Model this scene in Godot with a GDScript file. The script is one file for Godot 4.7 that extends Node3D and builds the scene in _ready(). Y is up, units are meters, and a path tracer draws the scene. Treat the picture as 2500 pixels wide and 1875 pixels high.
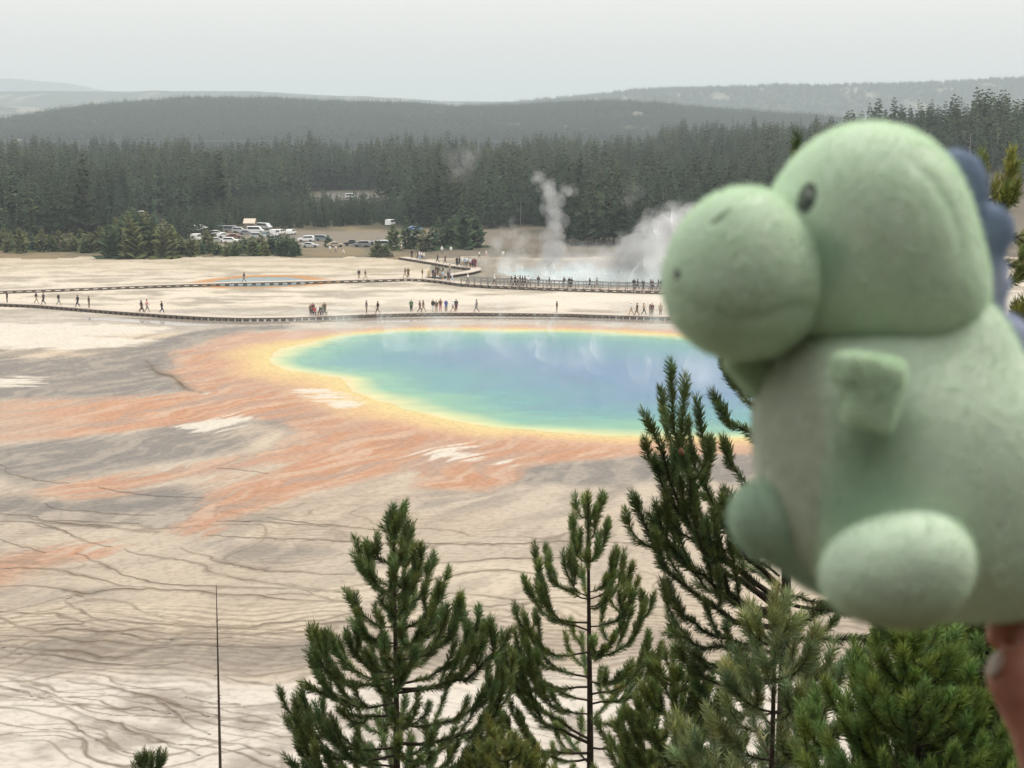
extends Node3D
# A thermal basin seen from a wooded overlook on a smoky, overcast day; a plush toy is held up in front of it.
# World: x right, y up, -z away from the camera; y = 0 is the flat floor of the basin. d means distance ahead (-z).

const EYE := 28.0                      # camera height over the basin floor
const PITCH := 8.95                    # degrees the camera looks down
const F := 4046.0                      # focal length in photo pixels (2500 x 1875)

var rng := RandomNumberGenerator.new()
var view: Transform3D
var used := {}
var mats := {}

# ---------------------------------------------------------------- geometry helpers
class Geo:
	var v := PackedVector3Array()
	var i := PackedInt32Array()
	var c := PackedColorArray()
	var col := Color.WHITE

	func add(p: Vector3) -> int:
		v.append(p)
		c.append(col)
		return v.size() - 1

	func tri(a: Vector3, b: Vector3, e: Vector3) -> void:
		var n := v.size()
		v.append(a); v.append(b); v.append(e)
		c.append(col); c.append(col); c.append(col)
		i.append(n); i.append(n + 1); i.append(n + 2)

	func quad(a: Vector3, b: Vector3, e: Vector3, g: Vector3) -> void:
		var n := v.size()
		v.append(a); v.append(b); v.append(e); v.append(g)
		for k in 4: c.append(col)
		i.append_array([n, n + 1, n + 2, n, n + 2, n + 3])

	# a box whose upright edges are chamfered by s
	func box(o: Vector3, size: Vector3, b := Basis()) -> void:
		var h := size / 2.0
		var p := []
		for k in 8:
			p.append(o + b * Vector3(h.x if k & 1 else -h.x, h.y if k & 2 else -h.y, h.z if k & 4 else -h.z))
		quad(p[4], p[6], p[7], p[5]); quad(p[1], p[3], p[2], p[0])
		quad(p[5], p[7], p[3], p[1]); quad(p[0], p[2], p[6], p[4])
		quad(p[6], p[2], p[3], p[7]); quad(p[0], p[4], p[5], p[1])

	func tube(pts: PackedVector3Array, rad: PackedFloat32Array, sides: int, cap := true) -> void:
		var n := pts.size()
		var side := Vector3.RIGHT
		var first := v.size()
		for k in n:
			var t := (pts[mini(k + 1, n - 1)] - pts[maxi(k - 1, 0)]).normalized()
			side = side - t * side.dot(t)
			if side.length() < 0.05:
				side = t.cross(Vector3(0.3, 0.2, 0.93))
			side = side.normalized()
			var up := t.cross(side)
			for s in sides:
				var a := TAU * s / sides
				add(pts[k] + (side * cos(a) + up * sin(a)) * rad[k])
		for k in n - 1:
			for s in sides:
				var a := first + k * sides + s
				var b := first + k * sides + (s + 1) % sides
				i.append_array([a, b, b + sides, a, b + sides, a + sides])
		if cap:
			var e := add(pts[n - 1])
			for s in sides:
				i.append_array([first + (n - 1) * sides + s, first + (n - 1) * sides + (s + 1) % sides, e])
			var f := add(pts[0])
			for s in sides:
				i.append_array([first + (s + 1) % sides, first + s, f])

	# outline in x, y (counterclockwise) drawn out along z from -w/2 to w/2; the rim is pulled in by b
	func extrude(outline: PackedVector2Array, w: float, b: float, t := Transform3D()) -> void:
		var mid := Vector2.ZERO
		for p in outline: mid += p / outline.size()
		var rings := [[-w / 2, b], [-w / 2 + b, 0.0], [w / 2 - b, 0.0], [w / 2, b]]
		var cols := []
		for r in rings:
			var row := []
			for p in outline:
				var q: Vector2 = p - (p - mid).normalized() * r[1]
				row.append(t * Vector3(q.x, q.y, r[0]))
			cols.append(row)
		var n := outline.size()
		for k in 3:
			for s in n:
				quad(cols[k][s], cols[k][(s + 1) % n], cols[k + 1][(s + 1) % n], cols[k + 1][s])
		var idx := Geometry2D.triangulate_polygon(outline)
		for k in range(0, idx.size(), 3):
			var ccw := (outline[idx[k + 1]] - outline[idx[k]]).cross(outline[idx[k + 2]] - outline[idx[k]]) > 0
			var a: int = idx[k]
			var e: int = idx[k + 1] if ccw else idx[k + 2]
			var f: int = idx[k + 2] if ccw else idx[k + 1]
			tri(cols[3][a], cols[3][f], cols[3][e])
			tri(cols[0][a], cols[0][e], cols[0][f])

	func done(colors := false) -> ArrayMesh:
		var n := PackedVector3Array()
		n.resize(v.size())
		for k in range(0, i.size(), 3):
			var f := (v[i[k + 2]] - v[i[k]]).cross(v[i[k + 1]] - v[i[k]])
			n[i[k]] += f
			n[i[k + 1]] += f
			n[i[k + 2]] += f
		for k in n.size():
			n[k] = n[k].normalized() if n[k].length_squared() > 1e-30 else Vector3.UP
		var a := []
		a.resize(Mesh.ARRAY_MAX)
		a[Mesh.ARRAY_VERTEX] = v
		a[Mesh.ARRAY_NORMAL] = n
		a[Mesh.ARRAY_INDEX] = i
		if colors:
			a[Mesh.ARRAY_COLOR] = c
		var m := ArrayMesh.new()
		m.add_surface_from_arrays(Mesh.PRIMITIVE_TRIANGLES, a)
		return m


# A solid made of tapered capsules and ellipsoids joined by a smooth minimum, meshed as surface nets.
class Blob:
	var kind := PackedInt32Array()
	var a := PackedVector3Array()
	var b := PackedVector3Array()
	var ra := PackedFloat32Array()
	var rb := PackedFloat32Array()
	var turn: Array[Basis] = []
	var k := 0.02
	var carve: Callable            # more to add to the distance at a point
	var paint: Callable

	func capsule(p: Vector3, q: Vector3, r: float, s: float) -> Blob:
		kind.append(0); a.append(p); b.append(q); ra.append(r); rb.append(s); turn.append(Basis())
		return self

	func egg(p: Vector3, r: Vector3, t := Basis()) -> Blob:
		kind.append(1); a.append(p); b.append(r); ra.append(0); rb.append(0); turn.append(t.inverse())
		return self

	func block(p: Vector3, half: Vector3, r: float, t := Basis()) -> Blob:
		kind.append(2); a.append(p); b.append(half - Vector3.ONE * r); ra.append(r); rb.append(0); turn.append(t.inverse())
		return self

	func at(p: Vector3) -> float:
		var best := 1e9
		for n in kind.size():
			var e: float
			if kind[n] == 0:
				var ab := b[n] - a[n]
				var t := clampf((p - a[n]).dot(ab) / maxf(ab.length_squared(), 1e-12), 0.0, 1.0)
				e = (p - a[n] - ab * t).length() - lerpf(ra[n], rb[n], t)
			elif kind[n] == 1:
				var q := turn[n] * (p - a[n])
				var k0 := (q / b[n]).length()
				var k1 := (q / (b[n] * b[n])).length()
				e = k0 * (k0 - 1.0) / k1 if k1 > 1e-9 else -minf(b[n].x, minf(b[n].y, b[n].z))
			else:
				var q := (turn[n] * (p - a[n])).abs() - b[n]
				e = q.max(Vector3.ZERO).length() + minf(maxf(q.x, maxf(q.y, q.z)), 0.0) - ra[n]
			if best > 1e8:
				best = e
			else:
				var h := clampf(0.5 + 0.5 * (e - best) / k, 0.0, 1.0)
				best = lerpf(e, best, h) - k * h * (1.0 - h)
		if carve.is_valid():
			best += carve.call(p)
		return best

	func mesh(cell: float) -> Geo:
		var lo := Vector3.ONE * 1e9
		var hi := -lo
		for n in kind.size():
			var r: float = maxf(ra[n], rb[n]) if kind[n] == 0 else b[n].length() + ra[n] if kind[n] == 2 else maxf(b[n].x, maxf(b[n].y, b[n].z))
			lo = lo.min(a[n] - Vector3.ONE * r)
			hi = hi.max(a[n] + Vector3.ONE * r)
			if kind[n] == 0:
				lo = lo.min(b[n] - Vector3.ONE * r)
				hi = hi.max(b[n] + Vector3.ONE * r)
		lo -= Vector3.ONE * (cell * 2 + k * 0.4)
		hi += Vector3.ONE * (cell * 2 + k * 0.4)
		var nx := int(ceil((hi.x - lo.x) / cell)) + 1
		var ny := int(ceil((hi.y - lo.y) / cell)) + 1
		var nz := int(ceil((hi.z - lo.z) / cell)) + 1
		var f := PackedFloat32Array()
		f.resize(nx * ny * nz)
		f.fill(1.0)
		# every second point first; the rest only where the surface can be near
		var far := cell * 4.5
		for z in range(0, nz, 2):
			for y in range(0, ny, 2):
				for x in range(0, nx, 2):
					f[(z * ny + y) * nx + x] = at(lo + Vector3(x, y, z) * cell)
		for z in nz:
			for y in ny:
				for x in nx:
					if (x | y | z) & 1:
						var g := f[((z & -2) * ny + (y & -2)) * nx + (x & -2)]
						f[(z * ny + y) * nx + x] = g if absf(g) > far else at(lo + Vector3(x, y, z) * cell)
		var g := Geo.new()
		var cells := PackedInt32Array()
		cells.resize(nx * ny * nz)
		cells.fill(-1)
		var step := [1, nx, nx * ny]
		for z in nz - 1:
			for y in ny - 1:
				for x in nx - 1:
					var o := (z * ny + y) * nx + x
					var m := 0
					for q in 8:
						if f[o + (q & 1) + (nx if q & 2 else 0) + (nx * ny if q & 4 else 0)] < 0.0: m += 1
					if m == 0 or m == 8: continue
					var sum := Vector3.ZERO
					var count := 0
					for q in 8:
						for ax in 3:
							if q & (1 << ax): continue
							var o1 := o + (q & 1) + (nx if q & 2 else 0) + (nx * ny if q & 4 else 0)
							var f1 := f[o1]
							var f2 := f[o1 + step[ax]]
							if (f1 < 0.0) != (f2 < 0.0):
								var at0 := Vector3(q & 1, (q >> 1) & 1, (q >> 2) & 1)
								at0[ax] += f1 / (f1 - f2)
								sum += at0
								count += 1
					var p := lo + (Vector3(x, y, z) + sum / count) * cell
					if paint.is_valid():
						g.col = paint.call(p)
					cells[o] = g.add(p)
		for z in range(1, nz - 1):
			for y in range(1, ny - 1):
				for x in range(1, nx - 1):
					var o := (z * ny + y) * nx + x
					var inside := f[o] < 0.0
					for ax in 3:
						if inside == (f[o + step[ax]] < 0.0): continue
						var s1: int = step[(ax + 1) % 3]
						var s2: int = step[(ax + 2) % 3]
						var q := [cells[o - s1 - s2], cells[o - s2], cells[o], cells[o - s1]]
						if inside:
							g.i.append_array([q[0], q[3], q[2], q[0], q[2], q[1]])
						else:
							g.i.append_array([q[0], q[1], q[2], q[0], q[2], q[3]])
		return g


# ---------------------------------------------------------------- scene helpers
func lin(r: float, g: float, b: float) -> Color:
	return Color(r, g, b).linear_to_srgb()

func mat(key: String, color: Color, rough := 0.9, more := {}) -> StandardMaterial3D:
	if mats.has(key):
		return mats[key]
	var m := StandardMaterial3D.new()
	m.resource_name = key
	m.albedo_color = color.linear_to_srgb()
	m.roughness = rough
	for name in more:
		m.set(name, more[name])
	mats[key] = m
	return m

func noise_tex(seed_at: int, freq: float, stops: Array, size := 512, octaves := 4, kind := FastNoiseLite.TYPE_SIMPLEX_SMOOTH) -> NoiseTexture2D:
	var n := FastNoiseLite.new()
	n.seed = seed_at
	n.noise_type = kind
	n.frequency = freq
	n.fractal_octaves = octaves
	var t := NoiseTexture2D.new()
	t.width = size
	t.height = size
	t.seamless = true
	t.noise = n
	var g := Gradient.new()
	g.offsets = PackedFloat32Array(stops.map(func(s): return s[0]))
	g.colors = PackedColorArray(stops.map(func(s): return s[1]))
	t.color_ramp = g
	return t

func named(called: String) -> String:
	var n: int = used.get(called, 0)
	used[called] = n + 1
	return called if n == 0 else "%s_%03d" % [called, n]

func part(called: String, mesh: Mesh, m: Material, parent: Node, at := Transform3D()) -> MeshInstance3D:
	var o := MeshInstance3D.new()
	var taken := 0
	for c in parent.get_children():
		if c.get_meta("plain", "") == called: taken += 1
	o.set_meta("plain", called)
	o.name = called if taken == 0 else "%s_%03d" % [called, taken]
	o.mesh = mesh
	o.material_override = null
	for s in mesh.get_surface_count():
		o.set_surface_override_material(s, m)
	o.transform = at
	parent.add_child(o, true)
	return o

func tag(o: Node, label: String, category: String, group := "", kind := "") -> Node:
	o.set_meta("label", label)
	o.set_meta("category", category)
	if group: o.set_meta("group", group)
	if kind: o.set_meta("kind", kind)
	return o

func thing(called: String, label: String, category: String, at: Vector3, group := "") -> Node3D:
	var o := Node3D.new()
	o.name = named(called)
	o.position = at
	add_child(o, true)
	tag(o, label, category, group)
	return o

func structure(called: String, label: String, category: String, mesh: Mesh, m: Material) -> MeshInstance3D:
	var o := MeshInstance3D.new()
	o.name = named(called)
	o.mesh = mesh
	o.set_surface_override_material(0, m)
	add_child(o, true)
	tag(o, label, category, "", "structure")
	return o

func ray(u: float, v: float) -> Vector3:
	return view.basis * Vector3((u - 1250.0) / F, -(v - 937.5) / F, -1.0)

# the point on the level y under photo pixel (u, v)
func floor_at(u: float, v: float, y := 0.0) -> Vector3:
	var r := ray(u, v)
	return view.origin + r * ((y - EYE) / r.y)

# the point d metres ahead (along -z) through photo pixel (u, v)
func ahead(u: float, v: float, d: float) -> Vector3:
	var r := ray(u, v)
	return view.origin + r * (d / -r.z)

func flat(p: Vector3) -> Vector2:
	return Vector2(p.x, -p.z)

func plan(pts: Array, scale := 1.0, off := Vector2.ZERO) -> PackedVector2Array:
	var out := PackedVector2Array()
	for k in range(0, pts.size(), 2):
		out.append(flat(floor_at(pts[k] / scale + off.x, pts[k + 1] / scale + off.y)))
	return out

func smooth(a: float, b: float, x: float) -> float:
	return smoothstep(a, b, x)

func ordinal(n: int) -> String:
	var w := ["first", "second", "third", "fourth", "fifth", "sixth", "seventh", "eighth", "ninth", "tenth", "eleventh", "twelfth", "thirteenth", "fourteenth", "fifteenth", "sixteenth", "seventeenth", "eighteenth", "nineteenth"]
	if n < 19: return w[n]
	var tens := ["", "", "twenty", "thirty", "forty", "fifty", "sixty", "seventy"]
	var round_tens := ["", "", "twentieth", "thirtieth", "fortieth", "fiftieth", "sixtieth", "seventieth"]
	var k := n + 1
	return round_tens[k / 10] if k % 10 == 0 else tens[k / 10] + "-" + w[k % 10 - 1]

# ---------------------------------------------------------------- the scene
func _ready() -> void:
	rng.seed = 7
	# camera
	var cam := Camera3D.new()
	cam.name = "camera"
	cam.near = 0.05
	cam.far = 30000.0
	var lens := CameraAttributesPhysical.new()
	lens.frustum_focal_length = 12.0 / tan(atan(937.5 / F))
	lens.frustum_focus_distance = 160.0
	lens.exposure_aperture = 21.0
	lens.frustum_near = 0.05
	lens.frustum_far = 30000.0
	cam.attributes = lens
	add_child(cam)
	cam.transform = Transform3D(Basis(Vector3.RIGHT, deg_to_rad(-PITCH)), Vector3(0, EYE, 0))
	cam.fov = rad_to_deg(2.0 * atan(937.5 / F))
	view = cam.transform

	# sky, sun, air
	var sky := ProceduralSkyMaterial.new()
	sky.sky_top_color = lin(1.10, 1.09, 1.07)
	sky.sky_horizon_color = lin(0.48, 0.45, 0.41)
	sky.sky_curve = 0.15
	sky.ground_bottom_color = lin(0.2, 0.19, 0.17)
	sky.ground_horizon_color = lin(0.5, 0.5, 0.5)
	sky.sun_angle_max = 1.0
	sky.sky_cover = noise_tex(5, 0.006, [[0.0, Color(0, 0, 0, 0)], [1.0, Color(0.22, 0.22, 0.21, 0.22)]], 512, 3)
	var env := Environment.new()
	env.background_mode = Environment.BG_SKY
	env.sky = Sky.new()
	env.sky.sky_material = sky
	env.background_energy_multiplier = 1.0
	env.tonemap_mode = Environment.TONE_MAPPER_LINEAR
	env.tonemap_exposure = 1.55
	env.sdfgi_enabled = true
	env.ssao_enabled = true
	env.ssil_enabled = true
	env.fog_enabled = true
	env.fog_density = 0.00021
	env.fog_light_color = lin(0.80, 0.905, 0.95)
	env.volumetric_fog_enabled = true
	env.volumetric_fog_density = 0.0
	var we := WorldEnvironment.new()
	we.name = "world"
	we.environment = env
	add_child(we)
	var sun := DirectionalLight3D.new()
	sun.name = "veiled_sun"
	sun.light_energy = 0.5
	sun.light_angular_distance = 14.0
	sun.light_color = Color(1.0, 0.97, 0.92)
	sun.shadow_enabled = true
	add_child(sun)
	sun.look_at_from_position(Vector3.ZERO, Vector3(-0.42, -0.84, 0.34))

	make_fields()
	make_sheet()
	make_hillside()
	make_overlook_wood()
	make_rims()
	make_hills()
	make_forest()
	make_mid_trees()
	make_boardwalks()
	make_lot()
	make_people()
	make_pines()
	make_toy()
	make_person_holding()
	make_steam()

# ---------------------------------------------------------------- the thermal flat
const GX := -124.0
const GD := 66.0
const CELL := 1.6
const NX := 160
const ND := 178
var pool: PackedFloat32Array
var orange: PackedFloat32Array
var grey: PackedFloat32Array
var white: PackedFloat32Array
var small_pool: PackedVector2Array
var crater: PackedVector2Array
var n_warp := FastNoiseLite.new()
var n_fine := FastNoiseLite.new()
var n_streak := FastNoiseLite.new()
var n_land := FastNoiseLite.new()

func seg_distance(p: Vector2, poly: PackedVector2Array) -> float:
	var best := 1e9
	var n := poly.size()
	var a := poly[n - 1]
	for k in n:
		var b := poly[k]
		var ab := b - a
		var t := clampf((p - a).dot(ab) / ab.length_squared(), 0.0, 1.0)
		best = minf(best, (p - a - ab * t).length_squared())
		a = b
	return sqrt(best)

func distance_field(polys: Array, reach: float) -> PackedFloat32Array:
	var out := PackedFloat32Array()
	out.resize(NX * ND)
	out.fill(reach)
	for poly: PackedVector2Array in polys:
		var lo := poly[0]
		var hi := poly[0]
		for p in poly:
			lo = lo.min(p)
			hi = hi.max(p)
		for j in range(maxi(0, int((lo.y - reach - GD) / CELL)), mini(ND, int((hi.y + reach - GD) / CELL) + 2)):
			for i in range(maxi(0, int((lo.x - reach - GX) / CELL)), mini(NX, int((hi.x + reach - GX) / CELL) + 2)):
				var p := Vector2(GX + i * CELL, GD + j * CELL)
				var s := seg_distance(p, poly)
				if Geometry2D.is_point_in_polygon(p, poly): s = -s
				out[j * NX + i] = minf(out[j * NX + i], s)
	return out

func look(f: PackedFloat32Array, x: float, d: float, beyond: float) -> float:
	var a := (x - GX) / CELL
	var b := (d - GD) / CELL
	if a < 0.0 or b < 0.0 or a >= NX - 1.001 or b >= ND - 1.001:
		return beyond
	var i := int(a)
	var j := int(b)
	a -= i
	b -= j
	var o := j * NX + i
	return lerpf(lerpf(f[o], f[o + 1], a), lerpf(f[o + NX], f[o + NX + 1], a), b)

func make_fields() -> void:
	for s in [[n_warp, 0.045, 3, 11], [n_fine, 0.22, 3, 12], [n_streak, 1.0, 3, 13], [n_land, 0.004, 4, 14]]:
		var n: FastNoiseLite = s[0]
		n.noise_type = FastNoiseLite.TYPE_SIMPLEX_SMOOTH
		n.frequency = s[1]
		n.fractal_octaves = s[2]
		n.seed = s[3]
	var z := 0.8848
	pool = distance_field([plan([655, 880, 662, 864, 684, 849, 720, 838, 780, 827, 850, 816, 950, 808, 1080, 803, 1200, 803, 1400, 806, 1600, 815, 1760, 825, 1900, 836, 2100, 848, 2300, 868, 2420, 900, 2470, 950, 2420, 1010, 2250, 1050, 2050, 1066, 1830, 1070, 1700, 1068, 1500, 1063, 1350, 1055, 1200, 1042, 1100, 1030, 1020, 1008, 950, 987, 890, 975, 862, 962, 848, 950, 838, 936, 812, 925, 770, 918, 730, 912, 690, 905, 664, 894])], 400.0)
	orange = distance_field([
		plan([600, 716, 520, 720, 450, 738, 400, 755, 370, 783, 385, 810, 430, 840, 490, 858, 560, 855, 640, 850, 700, 830, 760, 800, 800, 760, 760, 725, 700, 712], z),
		plan([0, 875, 150, 862, 330, 856, 480, 850, 640, 845, 660, 890, 610, 900, 500, 898, 440, 905, 330, 915, 250, 925, 100, 945, 0, 955], z),
		plan([560, 860, 640, 845, 700, 850, 780, 880, 900, 908, 1100, 930, 1420, 948, 1640, 955, 1640, 978, 1500, 972, 1330, 975, 1230, 990, 1130, 1000, 1115, 1040, 1020, 1062, 930, 1050, 880, 1000, 800, 1020, 700, 1040, 640, 1050, 560, 1085, 500, 1110, 450, 1140, 400, 1162, 385, 1160, 430, 1110, 480, 1075, 530, 1045, 600, 1015, 650, 995, 690, 975, 560, 1005, 480, 1022, 400, 1040, 250, 1065, 135, 1062, 200, 1045, 320, 1032, 450, 1010, 560, 985, 640, 955, 690, 930, 620, 890], z),
		plan([-40, 1235, 0, 1225, 60, 1205, 130, 1190, 190, 1190, 160, 1210, 80, 1225, 0, 1250, -40, 1262], z)], 8.0)
	grey = distance_field([
		plan([-60, 775, 200, 770, 330, 745, 420, 715, 640, 700, 640, 708, 560, 712, 450, 735, 395, 755, 368, 783, 385, 812, 430, 845, 330, 855, 150, 862, -60, 872], z),
		plan([1130, 1000, 1230, 990, 1330, 977, 1500, 974, 1700, 980, 1700, 1035, 1500, 1045, 1350, 1050, 1230, 1062, 1130, 1050], z),
		plan([430, 905, 600, 900, 650, 870, 690, 915, 640, 925, 560, 905, 420, 945, 250, 960, 200, 945, 330, 920], z),
		plan([-60, 965, 180, 945, 420, 950, 560, 930, 460, 985, 250, 1025, 100, 1045, -60, 1015], z),
		plan([150, 1075, 300, 1060, 520, 1060, 480, 1090, 440, 1130, 400, 1165, 300, 1150, 150, 1140, -40, 1110, -40, 1080], z),
		plan([440, 1175, 520, 1170, 640, 1180, 740, 1198, 640, 1212, 520, 1208], z),
		plan([-60, 1395, 300, 1388, 700, 1378, 900, 1368, 1100, 1370, 1100, 1430, 700, 1445, 500, 1450, 200, 1438, -60, 1440], z),
		plan([-40, 1330, 60, 1270, 240, 1260, 380, 1280, 300, 1285, 120, 1300], z)], 8.0)
	white = distance_field([
		plan([-60, 698, 120, 700, 260, 702, 370, 704, 340, 715, 280, 722, 170, 727, 330, 735, 270, 748, 160, 755, -60, 752], z),
		plan([382, 915, 440, 910, 520, 897, 582, 893, 570, 903, 520, 912, 440, 930, 400, 925], z),
		plan([648, 843, 680, 842, 720, 852, 775, 875, 760, 880, 700, 868, 660, 856], z),
		plan([925, 975, 990, 965, 1000, 975, 1010, 985, 1100, 995, 1090, 1001, 1000, 993, 940, 984], z),
		plan([-40, 820, 80, 815, 90, 825, 40, 835, -40, 832], z)], 6.0)
	small_pool = plan([505, 692, 540, 683, 600, 677, 660, 675, 720, 677, 775, 684, 790, 688, 745, 694, 690, 697.5, 620, 700.5, 560, 700.5])
	crater = plan([1235, 671, 1180, 655, 1200, 646, 1260, 643, 1400, 642, 1600, 643, 1800, 645, 2000, 652, 2050, 668, 2000, 690, 1880, 703, 1700, 701, 1500, 699, 1400, 695, 1310, 688, 1270, 680])

# ground height beyond the flat
func land(x: float, d: float) -> float:
	var h := 2.5 * smooth(470.0, 1000.0, d)
	h += n_land.get_noise_2d(x, d) * 2.5 * smooth(430.0, 700.0, d)
	h += 8.5 * smooth(40.0, 125.0, x) * smooth(430.0, 640.0, d) * (1.0 - 0.6 * smooth(1000.0, 1500.0, d))
	h += 13.0 * smooth(96.0, 145.0, x) * smooth(385.0, 500.0, d) * (1.0 - smooth(560.0, 720.0, d))
	return h

var last_class := 0
var last_y := 0.0

# what colour the ground has at (x, d); sets last_class (0 dry, 1 wet, 2 hot pool, 3 small pool, 4 crater pool) and last_y
func ground_color(x: float, d: float) -> Color:
	return raw_color(x, d) * lerpf(0.60, 0.655, smooth(80.0, 150.0, d))

func raw_color(x: float, d: float) -> Color:
	last_class = 0
	last_y = 0.0
	var w1 := n_warp.get_noise_2d(x, d)
	var w2 := n_warp.get_noise_2d(x + 500.0, d * 1.3)
	var f1 := n_fine.get_noise_2d(x, d)
	var f2 := n_fine.get_noise_2d(x * 0.6 - 300.0, d * 0.5)
	if d > 348.0 + w1 * 12.0:
		return beyond_color(x, d, w1, f1)
	var c: Color
	var streak := n_streak.get_noise_2d(x * 0.05 + 20.0, d * 0.11)
	var streak2 := n_streak.get_noise_2d(x * 0.18 + 90.0, d * 0.30)
	# runoff has drawn the near flat out into long streaks that run from the spring towards the lower left
	var run := n_streak.get_noise_2d((x * 0.91 - d * 0.41 + w1 * 3.0) * 0.17, (x * 0.41 + d * 0.91) * 0.026 + 40.0)
	var run2 := n_streak.get_noise_2d((x * 0.87 - d * 0.49 + w2 * 3.0) * 0.52 + 70.0, (x * 0.49 + d * 0.87) * 0.060)
	var wet := false
	if d > 222.0:
		var k := smooth(-0.40, 0.25, streak + 0.40 * streak2 + 0.16 * f1 + 0.1 * n_streak.get_noise_2d(x * 0.5, d * 1.1))
		c = Color(0.49, 0.43, 0.345).lerp(Color(0.81, 0.715, 0.585), k)
		var back := smooth(285.0, 350.0, d)
		c = c.lerp(Color(0.60, 0.50, 0.36), back * 0.6 + 0.3 * back * f2)
		if d > 236.0 and x > -32.0:
			var bank := smooth(-32.0, -8.0, x) * smooth(252.0, 258.0, d + w1 * 6.0) * (1.0 - smooth(272.0, 279.0, d + w1 * 8.0))
			c = c.lerp(Color(0.84, 0.76, 0.64), bank * 0.85)
		if d < 262.0:
			var damp := smooth(262.0, 238.0, d + w2 * 22.0) * (0.6 + 0.4 * smooth(-0.2, 0.2, streak2))
			c = c.lerp(Color(0.50, 0.445, 0.39), damp * 0.75)
	else:
		var k := smooth(-0.42, 0.34, run * 0.9 + 0.5 * run2 + 0.10 * f1 + 0.06)
		c = Color(0.40, 0.345, 0.285).lerp(Color(0.70, 0.595, 0.47), k)
		c = c.lerp(Color(0.70, 0.555, 0.41), 0.45 * smooth(0.0, 0.4, w2))
		var low := smooth(84.0, 79.0, d + w1 * 5.0)
		c = c.lerp(Color(0.81, 0.735, 0.64).lerp(Color(0.52, 0.455, 0.39), smooth(0.0, 0.5, f2 + streak2 * 0.5)), low)
		var mid := smooth(79.0, 84.0, d) * (1.0 - smooth(104.0, 118.0, d + w1 * 10.0))
		c = c.lerp(Color(0.73, 0.625, 0.49), mid * 0.5)
		c = c.lerp(Color(0.505, 0.43, 0.355), 0.36 * smooth(96.0, 102.0, d + w2 * 8.0) * smooth(170.0, 135.0, d))
		var band := smooth(81.0, 85.0, d + w1 * 4.0) * smooth(93.0, 88.0, d + w2 * 5.0)
		c = c.lerp(Color(0.45, 0.375, 0.30), band * 0.55)
	var gx := x + w1 * 2.0 + f1 * 0.25
	var gd := d + w2 * 2.4 + f2 * 0.5 + run2 * 1.6
	var sg := look(grey, gx, gd, 8.0)
	var g := 1.0 - smooth(-1.4, 2.2, sg + run * 1.4)
	if g > 0.0:
		var gc := Color(0.285, 0.262, 0.240).lerp(Color(0.40, 0.355, 0.305), smooth(-0.15, 0.4, run2 + streak2 * 0.4 + f1 * 0.2))
		c = c.lerp(gc, g * (0.92 if d > 118.0 else 0.6))
	var so := look(orange, gx, gd, 8.0)
	var sp := look(pool, x + w1 * 1.5 + f1 * 0.3, d + w2 * 1.5, 300.0)
	var near_side := 9.5 + 3.0 * w1
	if d > 205.0: near_side = 7.0 + 5.0 * w2
	so = minf(so, sp - near_side * 0.62)
	var o := 1.0 - smooth(-1.2, 1.6, so - 0.7 + f1 * 0.3 + run2 * 2.2)
	if o > 0.01:
		var oc := Color(0.66, 0.385, 0.245).lerp(Color(0.58, 0.29, 0.165), smooth(-0.3, 0.4, run2 + f1 * 0.25))
		oc = oc.lerp(Color(0.53, 0.40, 0.325), smooth(0.05, 0.5, run + f2 * 0.2) * 0.6 * smooth(3.0, 12.0, sp))
		oc = oc.lerp(Color(0.60, 0.31, 0.19), (1.0 - smooth(0.2, 1.6, absf(so + 0.6))) * 0.5 * smooth(6.0, 12.0, sp))
		oc = oc.lerp(Color(0.71, 0.47, 0.33), smooth(9.0, 3.5, sp) * 0.6)
		if d > 205.0: oc = oc.lerp(Color(0.66, 0.45, 0.35), 0.6)
		oc = oc.lerp(Color(0.40, 0.345, 0.30), smooth(0.34, 0.56, absf(run2 + f1 * 0.2)) * 0.5 * smooth(7.0, 15.0, sp))
		oc = oc.lerp(Color(0.46, 0.335, 0.265), 0.75 * smooth(0.02, 0.34, n_streak.get_noise_2d((x * 0.80 - d * 0.60 + w1 * 4.0) * 0.30 + 11.0, (x * 0.60 + d * 0.80) * 0.035)) * smooth(4.0, 11.0, sp))
		oc = oc.lerp(Color(0.72, 0.50, 0.36), 0.7 * smooth(0.16, 0.40, -run2 - 0.3 * run) * smooth(4.0, 9.0, sp))
		oc = oc.lerp(Color(0.48, 0.385, 0.32), 0.10 + 0.14 * smooth(-0.1, 0.3, w1))
		c = c.lerp(oc, o * (0.93 - 0.22 * smooth(-36.0, -52.0, x)))
	if sp < 9.0:
		var yw := 3.6 if d < 200.0 else 2.6
		if x < 0.0 and d < 215.0: yw = 5.2 + w1 * 2.0
		var y := 1.0 - smooth(yw * 0.45, yw * 1.3, sp + f1 * 0.4 + run2 * 0.9)
		c = c.lerp(Color(0.76, 0.53, 0.29).lerp(Color(0.80, 0.65, 0.32), 1.0 - smooth(0.0, yw * 0.7, sp)), y * 0.92)
	var sw := look(white, x + w1 * 0.8 + f1 * 0.3, d + w2 + f2 * 0.6, 6.0)
	if sw < 2.0 and sp > 0.5:
		var ragged := n_streak.get_noise_2d(x * 0.10 + 300.0, d * 0.75) if d > 165.0 else run2
		c = c.lerp(Color(0.82, 0.75, 0.64), (1.0 - smooth(-0.6, 0.8, sw + ragged * 3.0)) * 0.9)
	# the strip of standing water below the front walk
	if d > 212.0 and d < 240.0 and sp > 2.5 and x > -110.0:
		var path_d := front_walk_d(x)
		if d < path_d - 0.6 and d > path_d - 8.0 + w1 * 5.0:
			wet = true
			c = c.lerp(Color(0.42, 0.345, 0.29), 0.55 + 0.2 * w2)
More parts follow.
